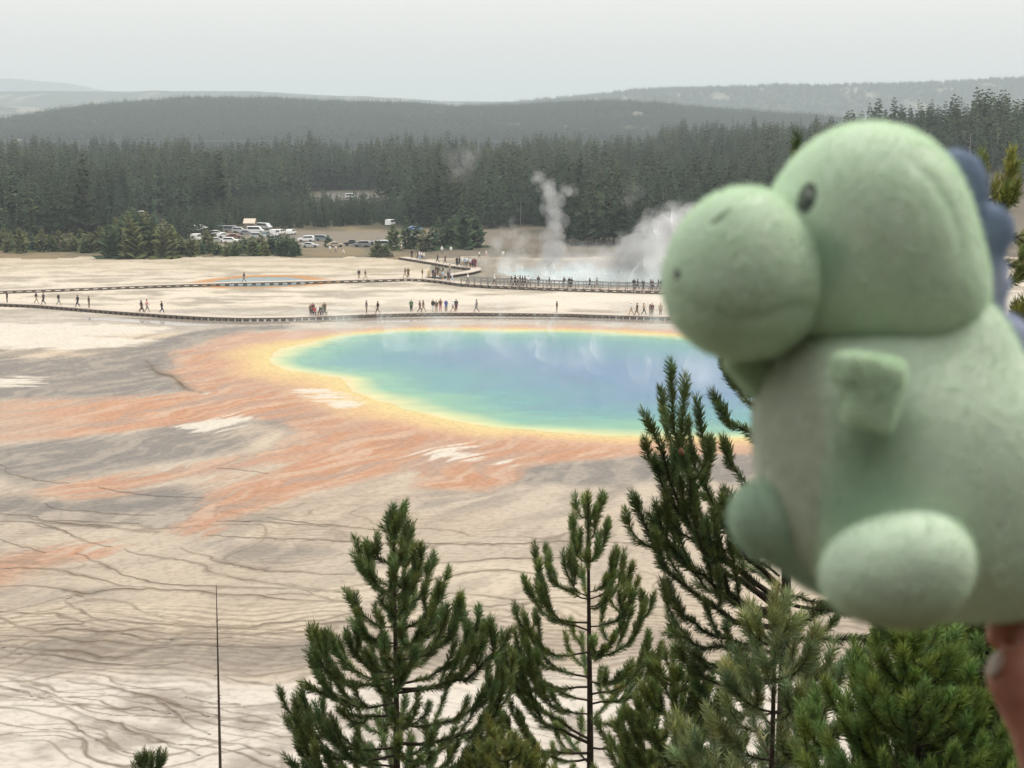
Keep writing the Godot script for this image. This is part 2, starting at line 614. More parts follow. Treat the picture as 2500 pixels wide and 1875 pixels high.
	# terrace contours of the near flat
	if d < 132.0:
		var q := d / 2.3 + w1 * 3.4 + n_warp.get_noise_2d(x * 0.5 + 900.0, d * 0.5) * 6.0 + f1 * 0.35
		var e := absf(q - floorf(q) - 0.5)
		var strong := smooth(-0.15, 0.35, n_warp.get_noise_2d(x * 0.7 + floorf(q) * 37.0, floorf(q) * 19.0))
		var line := (1.0 - smooth(0.03, 0.11, e)) * strong
		if d > 112.0: line *= smooth(132.0, 112.0, d)
		c = c.lerp(Color(0.27, 0.21, 0.155), line * 0.62)
		if d < 84.0:
			var q3 := (d * 0.80 + x * 0.30) / 0.95 + w2 * 2.6 + f1 * 0.42 + f2 * 0.3
			var e3 := absf(q3 - floorf(q3) - 0.5)
			var on := smooth(-0.1, 0.25, n_warp.get_noise_2d(x * 1.1 + floorf(q3) * 23.0, floorf(q3) * 31.0))
			c = c.lerp(Color(0.30, 0.24, 0.185), (1.0 - smooth(0.03, 0.11, e3)) * on * 0.9 * smooth(84.0, 80.0, d))
		last_y = 0.05 * (q - floorf(q)) * strong
		if d > 79.0 and d < 118.0:
			var q2 := (d + x * 0.10) / 0.80 + w2 * 4.0 + w1 * 2.0 + f1 * 0.5
			var e2 := absf(q2 - floorf(q2) - 0.5)
			var zone := smooth(78.0, 83.0, d) * smooth(98.0, 91.0, d) * 0.62 + smooth(98.0, 102.0, d) * smooth(124.0, 114.0, d) * 0.42 * smooth(-0.1, 0.3, w1)
			c = c.lerp(Color(0.33, 0.26, 0.20), (1.0 - smooth(0.08, 0.3, e2)) * zone)
	c = c * (1.0 + 0.05 * f1)
	if wet: last_class = 1
	# the hot pool: yellow shallows, then green, teal and blue with depth
	if sp < 0.0:
		last_class = 2
		last_y = 0.0
		var s := -sp + w1 * 1.2
		var shallow := Color(0.58, 0.64, 0.25)
		c = Color(0.78, 0.62, 0.26).lerp(shallow, smooth(0.0, 1.6, s))
		c = c.lerp(Color(0.13, 0.40, 0.24), smooth(0.9, 4.6, s))
		c = c.lerp(Color(0.022, 0.26, 0.265), smooth(3.2, 11.0, s + w2 * 2.0))
		c = c.lerp(Color(0.025, 0.18, 0.31), smooth(10.0, 22.0, s + w2 * 6.0 + f2 * 1.5))
		c = c.lerp(Color(0.022, 0.155, 0.335), smooth(20.0, 32.0, s + w2 * 8.0))
		c = c * (0.96 + 0.14 * streak2)
	elif d > 262.0:
		var p := Vector2(x + w1 * 1.5, d + w2 * 1.2)
		if x < -20.0 and d < 312.0:
			if p.x > -62.0 and p.y > 276.0 and p.y < 310.0:
				var t := seg_distance(p, small_pool)
				if Geometry2D.is_point_in_polygon(p, small_pool):
					last_class = 3
					c = Color(0.20, 0.28, 0.29).lerp(Color(0.32, 0.36, 0.31), 1.0 - smooth(0.0, 1.5, t))
				else:
					c = c.lerp(Color(0.62, 0.30, 0.11), (1.0 - smooth(1.2, 3.4, t - 1.2 * smooth(286.0, 298.0, d))) * 0.85)
		elif x > -16.0 and d > 268.0:
			var t := seg_distance(p, crater)
			if Geometry2D.is_point_in_polygon(p, crater):
				last_y = -1.6 * smooth(0.0, 1.5, t)
				c = Color(0.42, 0.36, 0.28)
				if t > 1.2:
					last_class = 4
					last_y = -1.6
					c = Color(0.52, 0.68, 0.70)  # blue water painted whitish, with the veil of steam put into its colour
			else:
				var wide := 1.0 + 1.6 * smooth(12.0, -6.0, x)
				var bank := 1.0 - smooth(3.0, 9.0, (t + f1 * 3.0) / wide)
				c = c.lerp(Color(0.34, 0.29, 0.225).lerp(Color(0.22, 0.21, 0.17), smooth(-0.2, 0.3, f1 + w1)), bank * 0.8)
	return c

func beyond_color(x: float, d: float, w1: float, f1: float) -> Color:
	last_y = land(x, d)
	var grass := Color(0.31, 0.245, 0.15).lerp(Color(0.22, 0.19, 0.135), smooth(-0.3, 0.3, w1 + f1 * 0.5))
	if d > 372.0 and x > -70.0 and x < 20.0:
		grass = grass.lerp(Color(0.30, 0.265, 0.225), 0.7 * smooth(372.0, 380.0, d) * smooth(440.0, 428.0, d))
	if x > -24.0 and d < 470.0: grass = grass.lerp(Color(0.25, 0.215, 0.175).lerp(Color(0.19, 0.165, 0.13), smooth(-0.2, 0.3, w1)), 0.8 * smooth(-24.0, -14.0, x))
	var wood := smooth(430.0, 470.0, d + w1 * 20.0)
	if d > 480.0 and d < 720.0:
		var clearing := smooth(20.0, 10.0, absf(x + 62.0) + w1 * 6.0) * smooth(596.0, 604.0, d) * smooth(664.0, 650.0, d)
		grass = grass.lerp(Color(0.22, 0.205, 0.175), clearing)
		wood *= 1.0 - clearing
	if x > 90.0:
		wood *= 1.0 - smooth(115.0, 128.0, x + w1 * 10.0) * smooth(480.0, 460.0, d) * 0.8
	return grass.lerp(Color(0.06, 0.062, 0.042), wood)

func front_walk_d(x: float) -> float:
	return look_line(front_line, x)

var front_line := PackedVector2Array()

func look_line(pts: PackedVector2Array, x: float) -> float:
	if front_line.is_empty():
		front_line = plan(FRONT)
		pts = front_line
	for k in pts.size() - 1:
		if x <= pts[k + 1].x or k == pts.size() - 2:
			return lerpf(pts[k].y, pts[k + 1].y, clampf((x - pts[k].x) / (pts[k + 1].x - pts[k].x), 0.0, 1.0))
	return pts[0].y

# One sheet from the foot of the overlook to the horizon, finer where the basin is; its pools and wet films are objects of their own.
func make_sheet() -> void:
	var rows := PackedFloat32Array()
	var q := 0.56
	while q > 0.0115:
		rows.append(EYE / q)
		if q > 0.425: q -= 0.006
		elif q > 0.30: q -= 0.00058
		elif q > 0.12: q -= 0.00062
		elif q > 0.078: q -= 0.0005
		elif q > 0.06: q -= 0.001
		else: q -= q * 0.05
	for far: float in [3000.0, 4500.0, 7000.0, 11000.0]: rows.append(far)
	var cols := PackedFloat32Array()
	var t := -1.3
	while t < 1.3:
		cols.append(t)
		t += 0.00105 if absf(t) < 0.345 else 0.012 if absf(t) < 0.5 else 0.05
	var nc := cols.size()
	var nr := rows.size()
	var v := PackedVector3Array()
	var c := PackedColorArray()
	var k := PackedByteArray()
	v.resize(nc * nr)
	c.resize(nc * nr)
	k.resize(nc * nr)
	for j in nr:
		var d := rows[j]
		for i in nc:
			var x := cols[i] * d
			c[j * nc + i] = ground_color(x, d)
			v[j * nc + i] = Vector3(x, last_y, -d)
			k[j * nc + i] = last_class
	var parts: Array[PackedInt32Array] = [PackedInt32Array(), PackedInt32Array(), PackedInt32Array(), PackedInt32Array(), PackedInt32Array()]
	for j in nr - 1:
		for i in nc - 1:
			var o := j * nc + i
			var m := mini(mini(k[o], k[o + 1]), mini(k[o + nc], k[o + nc + 1]))
			if maxi(maxi(k[o], k[o + 1]), maxi(k[o + nc], k[o + nc + 1])) != m and m > 1: m = 0
			parts[m].append_array([o, o + nc, o + nc + 1, o, o + nc + 1, o + 1])
	var looks := ["sinter", "film", "hot_water", "opal_water", "steaming_water"]
	var names := [["ground", "pale sinter flat with orange and grey mats running to the forest", "ground"], ["shallow_water", "thin grey sheet of runoff water lying on the flat", "water"],
		["hot_spring", "large blue hot spring with green edge and yellow and orange rim", "hot spring"], ["small_hot_spring", "small grey blue pool with an orange rim behind the walks", "hot spring"],
		["crater_pool", "pale steaming crater pool behind the railed walk", "hot spring"]]
	var grain := noise_tex(31, 0.012, [[0.0, Color(0.86, 0.86, 0.86)], [0.45, Color(0.97, 0.97, 0.97)], [1.0, Color(1, 1, 1)]], 1024, 5)
	var bumps := noise_tex(32, 0.02, [[0.0, Color.BLACK], [1.0, Color.WHITE]], 512, 4)
	var ripple := noise_tex(33, 0.025, [[0.0, Color.BLACK], [1.0, Color.WHITE]], 512, 2)
	for n in 5:
		if parts[n].is_empty(): continue
		var remap := PackedInt32Array()
		remap.resize(v.size())
		remap.fill(-1)
		var g := Geo.new()
		for s in parts[n]:
			if remap[s] < 0:
				g.col = c[s]
				remap[s] = g.add(v[s])
			g.i.append(remap[s])
		var more := {"vertex_color_use_as_albedo": true, "uv1_triplanar": true, "uv1_world_triplanar": true, "uv1_scale": Vector3.ONE * 0.11}
		var rough := 0.95
		if n == 0: more.merge({"albedo_texture": grain, "heightmap_enabled": true, "heightmap_texture": bumps, "heightmap_scale": 2.5, "metallic_specular": 0.12})
		if n == 1:
			rough = 0.10
			more.merge({"albedo_texture": grain, "heightmap_enabled": true, "heightmap_texture": bumps, "heightmap_scale": 0.05, "metallic_specular": 0.35})
		if n >= 2:
			rough = 0.22
			more.merge({"heightmap_enabled": true, "heightmap_texture": ripple, "heightmap_scale": 0.8, "metallic_specular": 0.28})
		structure(names[n][0], names[n][1], names[n][2], g.done(true), mat(looks[n], Color.WHITE, rough, more))

# The slope of the overlook under and behind the camera, wooded and dark.
func hillside_y(x: float, d: float) -> float:
	var w := n_land.get_noise_2d(x * 9.0, d * 9.0)
	if d < 0.0:
		return 26.4 + (-d) * 0.30 + w * 0.5 * smooth(0.0, -6.0, d)
	return 26.4 - 0.52 * d + 0.6 * smooth(1.0, 2.2, d) - 0.6 + w * 0.8 * smooth(3.0, 9.0, d)

func make_hillside() -> void:
	var g := Geo.new()
	var nx := 80
	var nd := 70
	for j in nd + 1:
		for i in nx + 1:
			var x := lerpf(-100.0, 100.0, float(i) / nx)
			x = x * (0.15 + 0.85 * absf(x) / 100.0)
			var d := lerpf(-70.0, 58.0, float(j) / nd)
			var n := n_fine.get_noise_2d(x * 3.0, d * 3.0)
			g.col = Color(0.085, 0.068, 0.05).lerp(Color(0.05, 0.055, 0.03), smooth(-0.25, 0.25, n))
			g.add(Vector3(x, hillside_y(x, d), -d))
	for j in nd:
		for i in nx:
			var o := j * (nx + 1) + i
			g.i.append_array([o, o + nx + 1, o + nx + 2, o, o + nx + 2, o + 1])
	structure("hillside", "brown wooded slope below the overlook", "ground", g.done(true), mat("duff", Color.WHITE, 1.0, {"vertex_color_use_as_albedo": true}))

# Dark edges of the travertine steps, each a low raised lip.
func make_rims() -> void:
	var left := Vector2(0, 1250)
	var right := Vector2(650, 1150)
	var bank := Vector2(0, 700)
	# origin of the crop, its scale, half width in metres, then points
	var lines := [
		[left, 2.655, 0.15, [1170, 235, 1260, 268, 1365, 290, 1380, 318, 1500, 342, 1600, 366, 1760, 388, 1900, 390, 2124, 405, 2300, 402]],
		[left, 2.655, 0.13, [800, 240, 850, 268, 1000, 290, 1150, 312, 1290, 335, 1335, 355, 1350, 390, 1450, 408, 1550, 435, 1700, 455, 1850, 475, 2000, 508, 2124, 512, 2290, 500]],
		[left, 2.655, 0.18, [0, 485, 160, 478, 360, 495, 500, 527, 600, 530, 700, 508, 820, 500, 890, 508, 960, 500, 1100, 508, 1330, 520, 1400, 540, 1640, 540, 1720, 555, 1900, 572, 2124, 578, 2340, 588]],
		[left, 2.655, 0.10, [500, 527, 450, 560, 430, 585, 520, 640, 600, 685, 640, 695]],
		[left, 2.655, 0.14, [0, 655, 100, 655, 250, 665, 340, 660, 440, 690, 540, 712, 640, 700]],
		[left, 2.655, 0.12, [640, 697, 900, 720, 1250, 742, 1420, 755, 1650, 752, 1750, 722, 1950, 710, 2124, 700]],
		[left, 2.655, 0.15, [0, 685, 60, 710, 130, 750, 280, 778, 420, 762, 560, 768, 640, 785, 770, 785, 850, 765, 950, 770, 1050, 790, 1400, 790, 1700, 792, 2100, 770]],
		[left, 2.655, 0.11, [770, 785, 880, 808, 960, 835, 1050, 828, 1250, 818, 1500, 822]],
		[left, 2.655, 0.15, [0, 803, 140, 805, 220, 815, 420, 820, 500, 845, 700, 848, 800, 858, 920, 870, 1100, 862]],
		[left, 2.655, 0.10, [0, 845, 70, 832, 140, 817]],
		[left, 2.655, 0.10, [130, 742, 400, 730, 520, 727, 570, 714]],
		[left, 2.655, 0.11, [0, 882, 100, 880, 200, 895, 420, 900, 540, 912, 660, 945, 800, 940, 950, 892, 1100, 870, 1400, 860]],
		[left, 2.655, 0.11, [0, 180, 100, 215, 200, 240, 290, 265]],
		[left, 2.655, 0.12, [0, 378, 100, 362, 350, 375, 500, 410, 640, 435, 740, 468, 880, 490, 1000, 492]],
		[left, 2.655, 0.11, [490, 268, 560, 290, 580, 312, 640, 325, 700, 360, 760, 385, 790, 410, 900, 435, 1000, 460, 1200, 478, 1500, 490, 1930, 498, 2010, 520, 2040, 540, 2124, 556]],
		[left, 2.655, 0.12, [0, 60, 150, 65, 400, 80, 640, 90, 800, 115, 950, 135, 1040, 130]],
		[left, 2.655, 0.10, [220, 85, 400, 125, 500, 168, 600, 205, 720, 225]],
		[left, 2.655, 0.10, [180, 30, 260, 60, 420, 60, 700, 72, 900, 76]],
		[left, 2.655, 0.09, [1340, 150, 1600, 168, 1900, 180, 2124, 185]],
		[left, 2.655, 0.08, [1400, 60, 1700, 65, 2000, 88, 2124, 95]],
		[left, 2.655, 0.10, [0, 1140, 150, 1160, 200, 1195, 350, 1230, 480, 1290, 600, 1340, 780, 1380, 850, 1430, 1000, 1465, 1080, 1500, 1120, 1530, 1260, 1560, 1285, 1592]],
		[left, 2.655, 0.09, [130, 1130, 280, 1160, 420, 1230, 560, 1250, 680, 1265, 760, 1285, 900, 1272, 1000, 1290, 1100, 1310]],
		[left, 2.655, 0.09, [430, 1100, 600, 1120, 780, 1150, 880, 1190, 1000, 1210, 1150, 1260, 1350, 1330]],
		[left, 2.655, 0.09, [0, 1265, 200, 1290, 400, 1345, 500, 1390, 510, 1420, 650, 1490, 780, 1540, 900, 1550, 1050, 1590]],
		[left, 2.655, 0.09, [780, 1370, 900, 1410, 1050, 1440, 1200, 1445, 1350, 1490, 1580, 1520, 1740, 1590]],
		[left, 2.655, 0.08, [880, 1180, 1000, 1212, 1160, 1325, 1220, 1385, 1360, 1440]],
		[left, 2.655, 0.08, [1430, 1345, 1600, 1355, 1750, 1380, 1900, 1385]],
		[left, 2.655, 0.08, [1200, 1200, 1330, 1235, 1420, 1250, 1560, 1255]],
		[left, 2.655, 0.08, [100, 920, 350, 935, 500, 960, 700, 990, 950, 1000, 1200, 975]],
		[left, 2.655, 0.08, [1200, 860, 1500, 875, 1800, 880, 2124, 850]],
		[right, 2.1067, 0.14, [780, 472, 950, 472, 1100, 462, 1200, 452, 1400, 452, 1545, 445, 1700, 440]],
		[right, 2.1067, 0.13, [0, 577, 120, 585, 240, 610, 400, 622, 440, 615, 430, 598, 490, 585, 640, 570, 830, 565, 900, 548, 1100, 518, 1230, 512, 1400, 532, 1560, 560]],
		[right, 2.1067, 0.13, [760, 640, 860, 632, 1000, 632, 1130, 645, 1290, 665, 1440, 660, 1600, 650]],
		[right, 2.1067, 0.10, [0, 640, 200, 632, 370, 668, 490, 665]],
		[right, 2.1067, 0.10, [0, 790, 150, 775, 300, 765, 400, 740, 480, 730]],
		[right, 2.1067, 0.09, [0, 350, 200, 352, 400, 365, 600, 378, 800, 376, 1100, 380, 1300, 375, 1500, 365, 1700, 368, 1900, 372]],
		[right, 2.1067, 0.08, [0, 240, 150, 262, 330, 280, 520, 300, 640, 312]],
		[right, 2.1067, 0.09, [760, 680, 1000, 690, 1100, 700, 1250, 690, 1400, 680]],
		[right, 2.1067, 0.09, [0, 830, 250, 790, 440, 775, 520, 760]],
		[bank, 2.37, 0.35, [840, 425, 872, 452, 890, 485, 935, 508, 990, 520, 1030, 548, 1060, 578, 1110, 603, 1180, 613]],
		[bank, 2.37, 0.13, [0, 1318, 200, 1328, 230, 1350, 500, 1385, 700, 1402, 920, 1420]],
		[bank, 2.37, 0.11, [0, 1358, 200, 1368, 330, 1400, 420, 1440, 520, 1480]],
		[bank, 2.37, 0.10, [260, 1255, 320, 1285, 500, 1300, 700, 1318, 900, 1322]],
		[bank, 2.37, 0.09, [560, 1160, 700, 1190, 900, 1212, 1180, 1222]],
		[bank, 2.37, 0.08, [1250, 1048, 1400, 1062, 1550, 1085]],
		[bank, 2.37, 0.09, [0, 1030, 40, 1050, 30, 1075, 120, 1100, 260, 1130, 400, 1140]]]
	var ground := get_node("ground")
	var lip := Color(0.115, 0.085, 0.06)
	var jitter := FastNoiseLite.new()
	jitter.seed = 77
	jitter.frequency = 0.35
	for line in lines:
		var pts := plan(line[3], line[1], line[0])
		var fine := PackedVector2Array()
		for k in pts.size() - 1:
			var n := maxi(2, int((pts[k + 1] - pts[k]).length() / 0.35))
			for s in n:
				var p0 := pts[maxi(k - 1, 0)]
				var p3 := pts[mini(k + 2, pts.size() - 1)]
				fine.append(pts[k].cubic_interpolate(pts[k + 1], p0, p3, float(s) / n))
		fine.append(pts[pts.size() - 1])
		var g := Geo.new()
		var half: float = line[2]
		for k in fine.size():
			var p := fine[k]
			p.y += jitter.get_noise_2d(p.x * 3.0, p.y * 3.0) * 0.30
			var along := (fine[mini(k + 1, fine.size() - 1)] - fine[maxi(k - 1, 0)]).normalized()
			var side := Vector2(-along.y, along.x)
			if side.y < 0.0: side = -side
			var taper := minf(1.0, 0.1 + minf(k, fine.size() - 1 - k) * 0.07)
			var w := maxf(half * (0.72 + 1.3 * jitter.get_noise_2d(p.x * 0.5 + 50.0, p.y * 0.7)) * taper, 0.03)
			var dark := clampf(0.93 + 0.9 * jitter.get_noise_2d(p.x * 0.22 - 80.0, p.y * 0.3), 0.22, 1.0) * (0.4 + 0.6 * taper)
			var stain := half * (3.0 + 5.0 * jitter.get_noise_2d(p.x * 0.3 + 200.0, p.y * 0.4)) * taper + 0.1
			# the lip is dark; the ground behind it is stained where water stands against it
			for s: Array in [[-2.6 * w, 0.0, 0.010], [-0.9 * w, 0.62, 0.035], [0.2 * w, 1.0, 0.060], [1.1 * w, 0.50, 0.035], [1.1 * w + stain * 0.45, 0.22, 0.016], [1.2 * w + stain, 0.0, 0.010]]:
				var e := p + side * (s[0] as float)
				var base := ground_color(e.x, e.y)
				g.col = base.lerp(lip, dark * (s[1] as float))
				g.add(Vector3(e.x, last_y + (s[2] as float), -e.y))
		# the ribbon faces up whichever way its line runs
		var flip := (fine[fine.size() - 1] - fine[0]).x > 0.0
		for k in fine.size() - 1:
			for s in 5:
				var o := k * 6 + s
				if flip: g.i.append_array([o, o + 1, o + 7, o, o + 7, o + 6])
				else: g.i.append_array([o, o + 7, o + 1, o, o + 6, o + 7])
		part("terrace_rim", g.done(true), mats["sinter"], ground)

# ---------------------------------------------------------------- hills and forest
func crest_at(crest: Array, u: float) -> float:
	for k in range(0, crest.size() - 2, 2):
		if u <= crest[k + 2]:
			var t: float = clampf((u - crest[k]) / (crest[k + 2] - crest[k]), 0.0, 1.0)
			return lerpf(crest[k + 1], crest[k + 3], t)
	return crest[crest.size() - 1]

# [name, label, distance of the crest, depth of its slopes, crest line in photo pixels]
const HILLS := [
	["wooded_hill", "long dark wooded hill rising just behind the forest", 2300.0, 650.0, [-900, 345, -300, 338, 0, 322, 100, 308, 200, 283, 300, 268, 400, 260, 500, 254, 600, 255, 700, 257, 800, 263, 900, 267, 1000, 269, 1100, 275, 1200, 276, 1300, 271, 1400, 266, 1500, 264, 1600, 270, 1700, 277, 1800, 285, 1900, 293, 2000, 303, 2300, 318, 3300, 330]],
	["wooded_ridge", "high hazy wooded ridge on the right of the skyline", 4200.0, 900.0, [-300, 330, 900, 296, 1000, 280, 1130, 266, 1250, 258, 1400, 241, 1550, 229, 1700, 223, 1850, 219, 2000, 217, 2150, 215, 2300, 207, 2500, 197, 2900, 190, 3600, 215]],
	["plateau_ridge", "long flat pale blue ridge across the middle skyline", 5600.0, 900.0, [-1200, 240, -500, 232, 0, 226, 200, 224, 400, 224, 600, 226, 800, 233, 1000, 241, 1150, 247, 1300, 252, 1800, 258, 3300, 260]],
	["pale_hill", "low hazy hill with bare patches at the far left", 4300.0, 500.0, [-900, 270, -300, 255, -60, 252, 40, 257, 120, 264, 200, 285, 300, 312, 420, 330]],
	["far_mountain", "faint mountain at the left end of the skyline", 9500.0, 1500.0, [-1500, 210, -600, 190, -200, 188, 0, 193, 100, 198, 200, 209, 270, 221, 360, 236, 600, 250]]]

func hill_y(h: Array, x: float, d: float) -> float:
	var D: float = h[2]
	var u := 1250.0 + x / D * F * 0.99
	var top := EYE + (300.0 - crest_at(h[4], u)) * D / F
	top += n_land.get_noise_2d(x * 0.6, D) * D * 0.0012
	var t: float = (d - (D - h[3])) / h[3]
	var rise := smooth(0.0, 1.0, t) if t < 1.0 else 1.0 - 0.7 * smooth(1.0, 2.2, t)
	return lerpf(10.0, top, rise) + n_land.get_noise_2d(x * 1.4, d * 1.4) * D * 0.005 * rise * clampf(absf(1.0 - t) * 2.0, 0.0, 1.0)

func make_hills() -> void:
	for h in HILLS:
		var g := Geo.new()
		var D: float = h[2]
		var nx := 220
		var nd := 26
		var x0: float = (h[4][0] - 1250.0) / F * D
		var x1: float = (h[4][h[4].size() - 2] - 1250.0) / F * D
		x0 = maxf(x0, -0.55 * D)
		x1 = minf(x1, 0.55 * D)
		for j in nd + 1:
			for i in nx + 1:
				var x := lerpf(x0, x1, float(i) / nx)
				var d: float = lerpf(D - h[3], D + h[3] * 1.2, float(j) / nd)
				var n := n_land.get_noise_2d(x * 1.5, d * 1.5)
				g.col = Color(0.035, 0.045, 0.035).lerp(Color(0.06, 0.065, 0.045), smooth(-0.3, 0.3, n))
				var bare := smooth(0.34, 0.42, n_land.get_noise_2d(x * 2.6 + 4000.0, d * 1.2))
				if h[0] == "pale_hill": bare = smooth(0.0, 0.25, n)
				g.col = g.col.lerp(Color(0.30, 0.27, 0.21), bare * 0.7)
				g.add(Vector3(x, hill_y(h, x, d), -d))
		for j in nd:
			for i in nx:
				var o := j * (nx + 1) + i
				g.i.append_array([o, o + nx + 1, o + nx + 2, o, o + nx + 2, o + 1])
		structure(h[0], h[1], "hill", g.done(true), mat("far_slope", Color.WHITE, 1.0, {"vertex_color_use_as_albedo": true, "metallic_specular": 0.0}))

# A lodgepole pine about 18 m tall for the distance: bare lower trunk, ragged narrow crown of drooping sprays. Young ones are green to the ground.
func far_tree(seed_at: int, tall: float, wide: float, bare: float, whorls: int, gaps: float, with_trunk := true, with_crown := true) -> Geo:
	var r := RandomNumberGenerator.new()
	r.seed = seed_at
	var g := Geo.new()
	var lean := Vector3(r.randf_range(-0.3, 0.3), 0, r.randf_range(-0.3, 0.3))
	if with_trunk:
		g.col = Color(0.11, 0.095, 0.08)
		g.tube(PackedVector3Array([Vector3(0, -0.5, 0), Vector3(0, tall * 0.5, 0) + lean * 0.3, Vector3(0, tall, 0) + lean]), PackedFloat32Array([tall * 0.011, tall * 0.008, 0.01]), 5, false)
	if not with_crown:
		return g
	for k in whorls:
		var t := (k + r.randf_range(-0.3, 0.3)) / whorls
		var y := lerpf(bare, 1.0, t) * tall
		var reach := wide * (pow(1.0 - t, 0.62 if tall > 6.0 else 0.5) * 0.9 + 0.08) * r.randf_range(0.7, 1.15)
		if bare > 0.2 and t < 0.2: reach *= 0.55 + t * 2.0
		var n := r.randi_range(5, 7)
		for b in n:
			if r.randf() < gaps: continue
			var a := TAU * b / n + r.randf_range(-0.5, 0.5)
			var l := reach * r.randf_range(0.55, 1.15)
			var out := Vector3(cos(a), 0, sin(a))
			var side := Vector3(-sin(a), 0, cos(a))
			var p := Vector3(0, y + r.randf_range(-0.55, 0.55) * tall / whorls, 0) + lean * (y / tall)
			var w := l * r.randf_range(0.28, 0.42)
			var lift := r.randf_range(-0.12, 0.30) * l
			var tint := r.randf_range(0.88, 1.12)
			g.col = Color(0.050 * tint, 0.073 * tint, 0.046 * tint)
			var tip := p + out * l + Vector3(0, lift + 0.12 * l, 0)
			var m1 := p + out * l * 0.55 + side * w + Vector3(0, lift * 0.4 - 0.10 * l, 0)
			var m2 := p + out * l * 0.55 - side * w + Vector3(0, lift * 0.4 - 0.10 * l, 0)
			var ridge := p + out * l * 0.5 + Vector3(0, lift * 0.5 + 0.16 * l, 0)
			g.tri(p, m1, ridge); g.tri(ridge, m1, tip)
			g.tri(p, ridge, m2); g.tri(ridge, tip, m2)
	g.col = Color(0.055, 0.07, 0.04)
	var top := Vector3(0, tall, 0) + lean
	for b in 4:
		var a := TAU * b / 4.0
		g.tri(top + Vector3(0, tall * 0.02, 0), top + Vector3(cos(a), -tall * 0.05 / maxf(wide, 0.3), sin(a)) * wide * 0.16, top + Vector3(cos(a + 1.6), -tall * 0.05 / maxf(wide, 0.3), sin(a + 1.6)) * wide * 0.16)
	return g

func dead_tree(seed_at: int, tall: float) -> Geo:
	var r := RandomNumberGenerator.new()
	r.seed = seed_at
	var g := Geo.new()
	g.col = Color(0.33, 0.31, 0.28)
	g.tube(PackedVector3Array([Vector3(0, -0.5, 0), Vector3(0.1, tall * 0.5, 0), Vector3(0.0, tall, 0.1)]), PackedFloat32Array([tall * 0.012, tall * 0.009, 0.02]), 5)
	for k in 12:
		var y := tall * r.randf_range(0.25, 0.95)
		var a := r.randf() * TAU
		g.tube(PackedVector3Array([Vector3(0, y, 0), Vector3(cos(a), r.randf_range(-0.2, 0.3), sin(a)) * r.randf_range(0.5, 1.3) + Vector3(0, y, 0)]), PackedFloat32Array([0.05, 0.02]), 3, false)
	return g

func forest(called: String, label: String, mesh: Mesh, where: Array[Transform3D], tints: PackedColorArray) -> void:
	if where.is_empty(): return
	var mm := MultiMesh.new()
	mm.transform_format = MultiMesh.TRANSFORM_3D
	mm.use_colors = true
	mm.mesh = mesh
	mm.instance_count = where.size()
	for k in where.size():
		mm.set_instance_transform(k, where[k])
		mm.set_instance_color(k, tints[k])
	var o := MultiMeshInstance3D.new()
	o.name = named(called)
	o.multimesh = mm
	add_child(o, true)
	tag(o, label, "forest", "", "stuff")

func upright(p: Vector3, turn: float, scale: Vector3) -> Transform3D:
	return Transform3D(Basis(Vector3.UP, turn) * Basis.from_scale(scale), p)

func needles_mat() -> StandardMaterial3D:
	return mat("far_needles", Color.WHITE, 0.95, {"vertex_color_use_as_albedo": true, "metallic_specular": 0.1})

# where the big trees stop: the edge of the wood in front of the camera
func wood_edge(x: float) -> float:
	var e := 438.0
	if x < -75.0: e = 408.0 + 6.0 * sin(x * 0.11)
	elif x < 14.0: e = 452.0 + 8.0 * sin(x * 0.13)
	elif x < 95.0: e = 376.0 + 10.0 * sin(x * 0.17)
	else: e = 430.0 + 40.0 * smooth(95.0, 130.0, x)
	return e

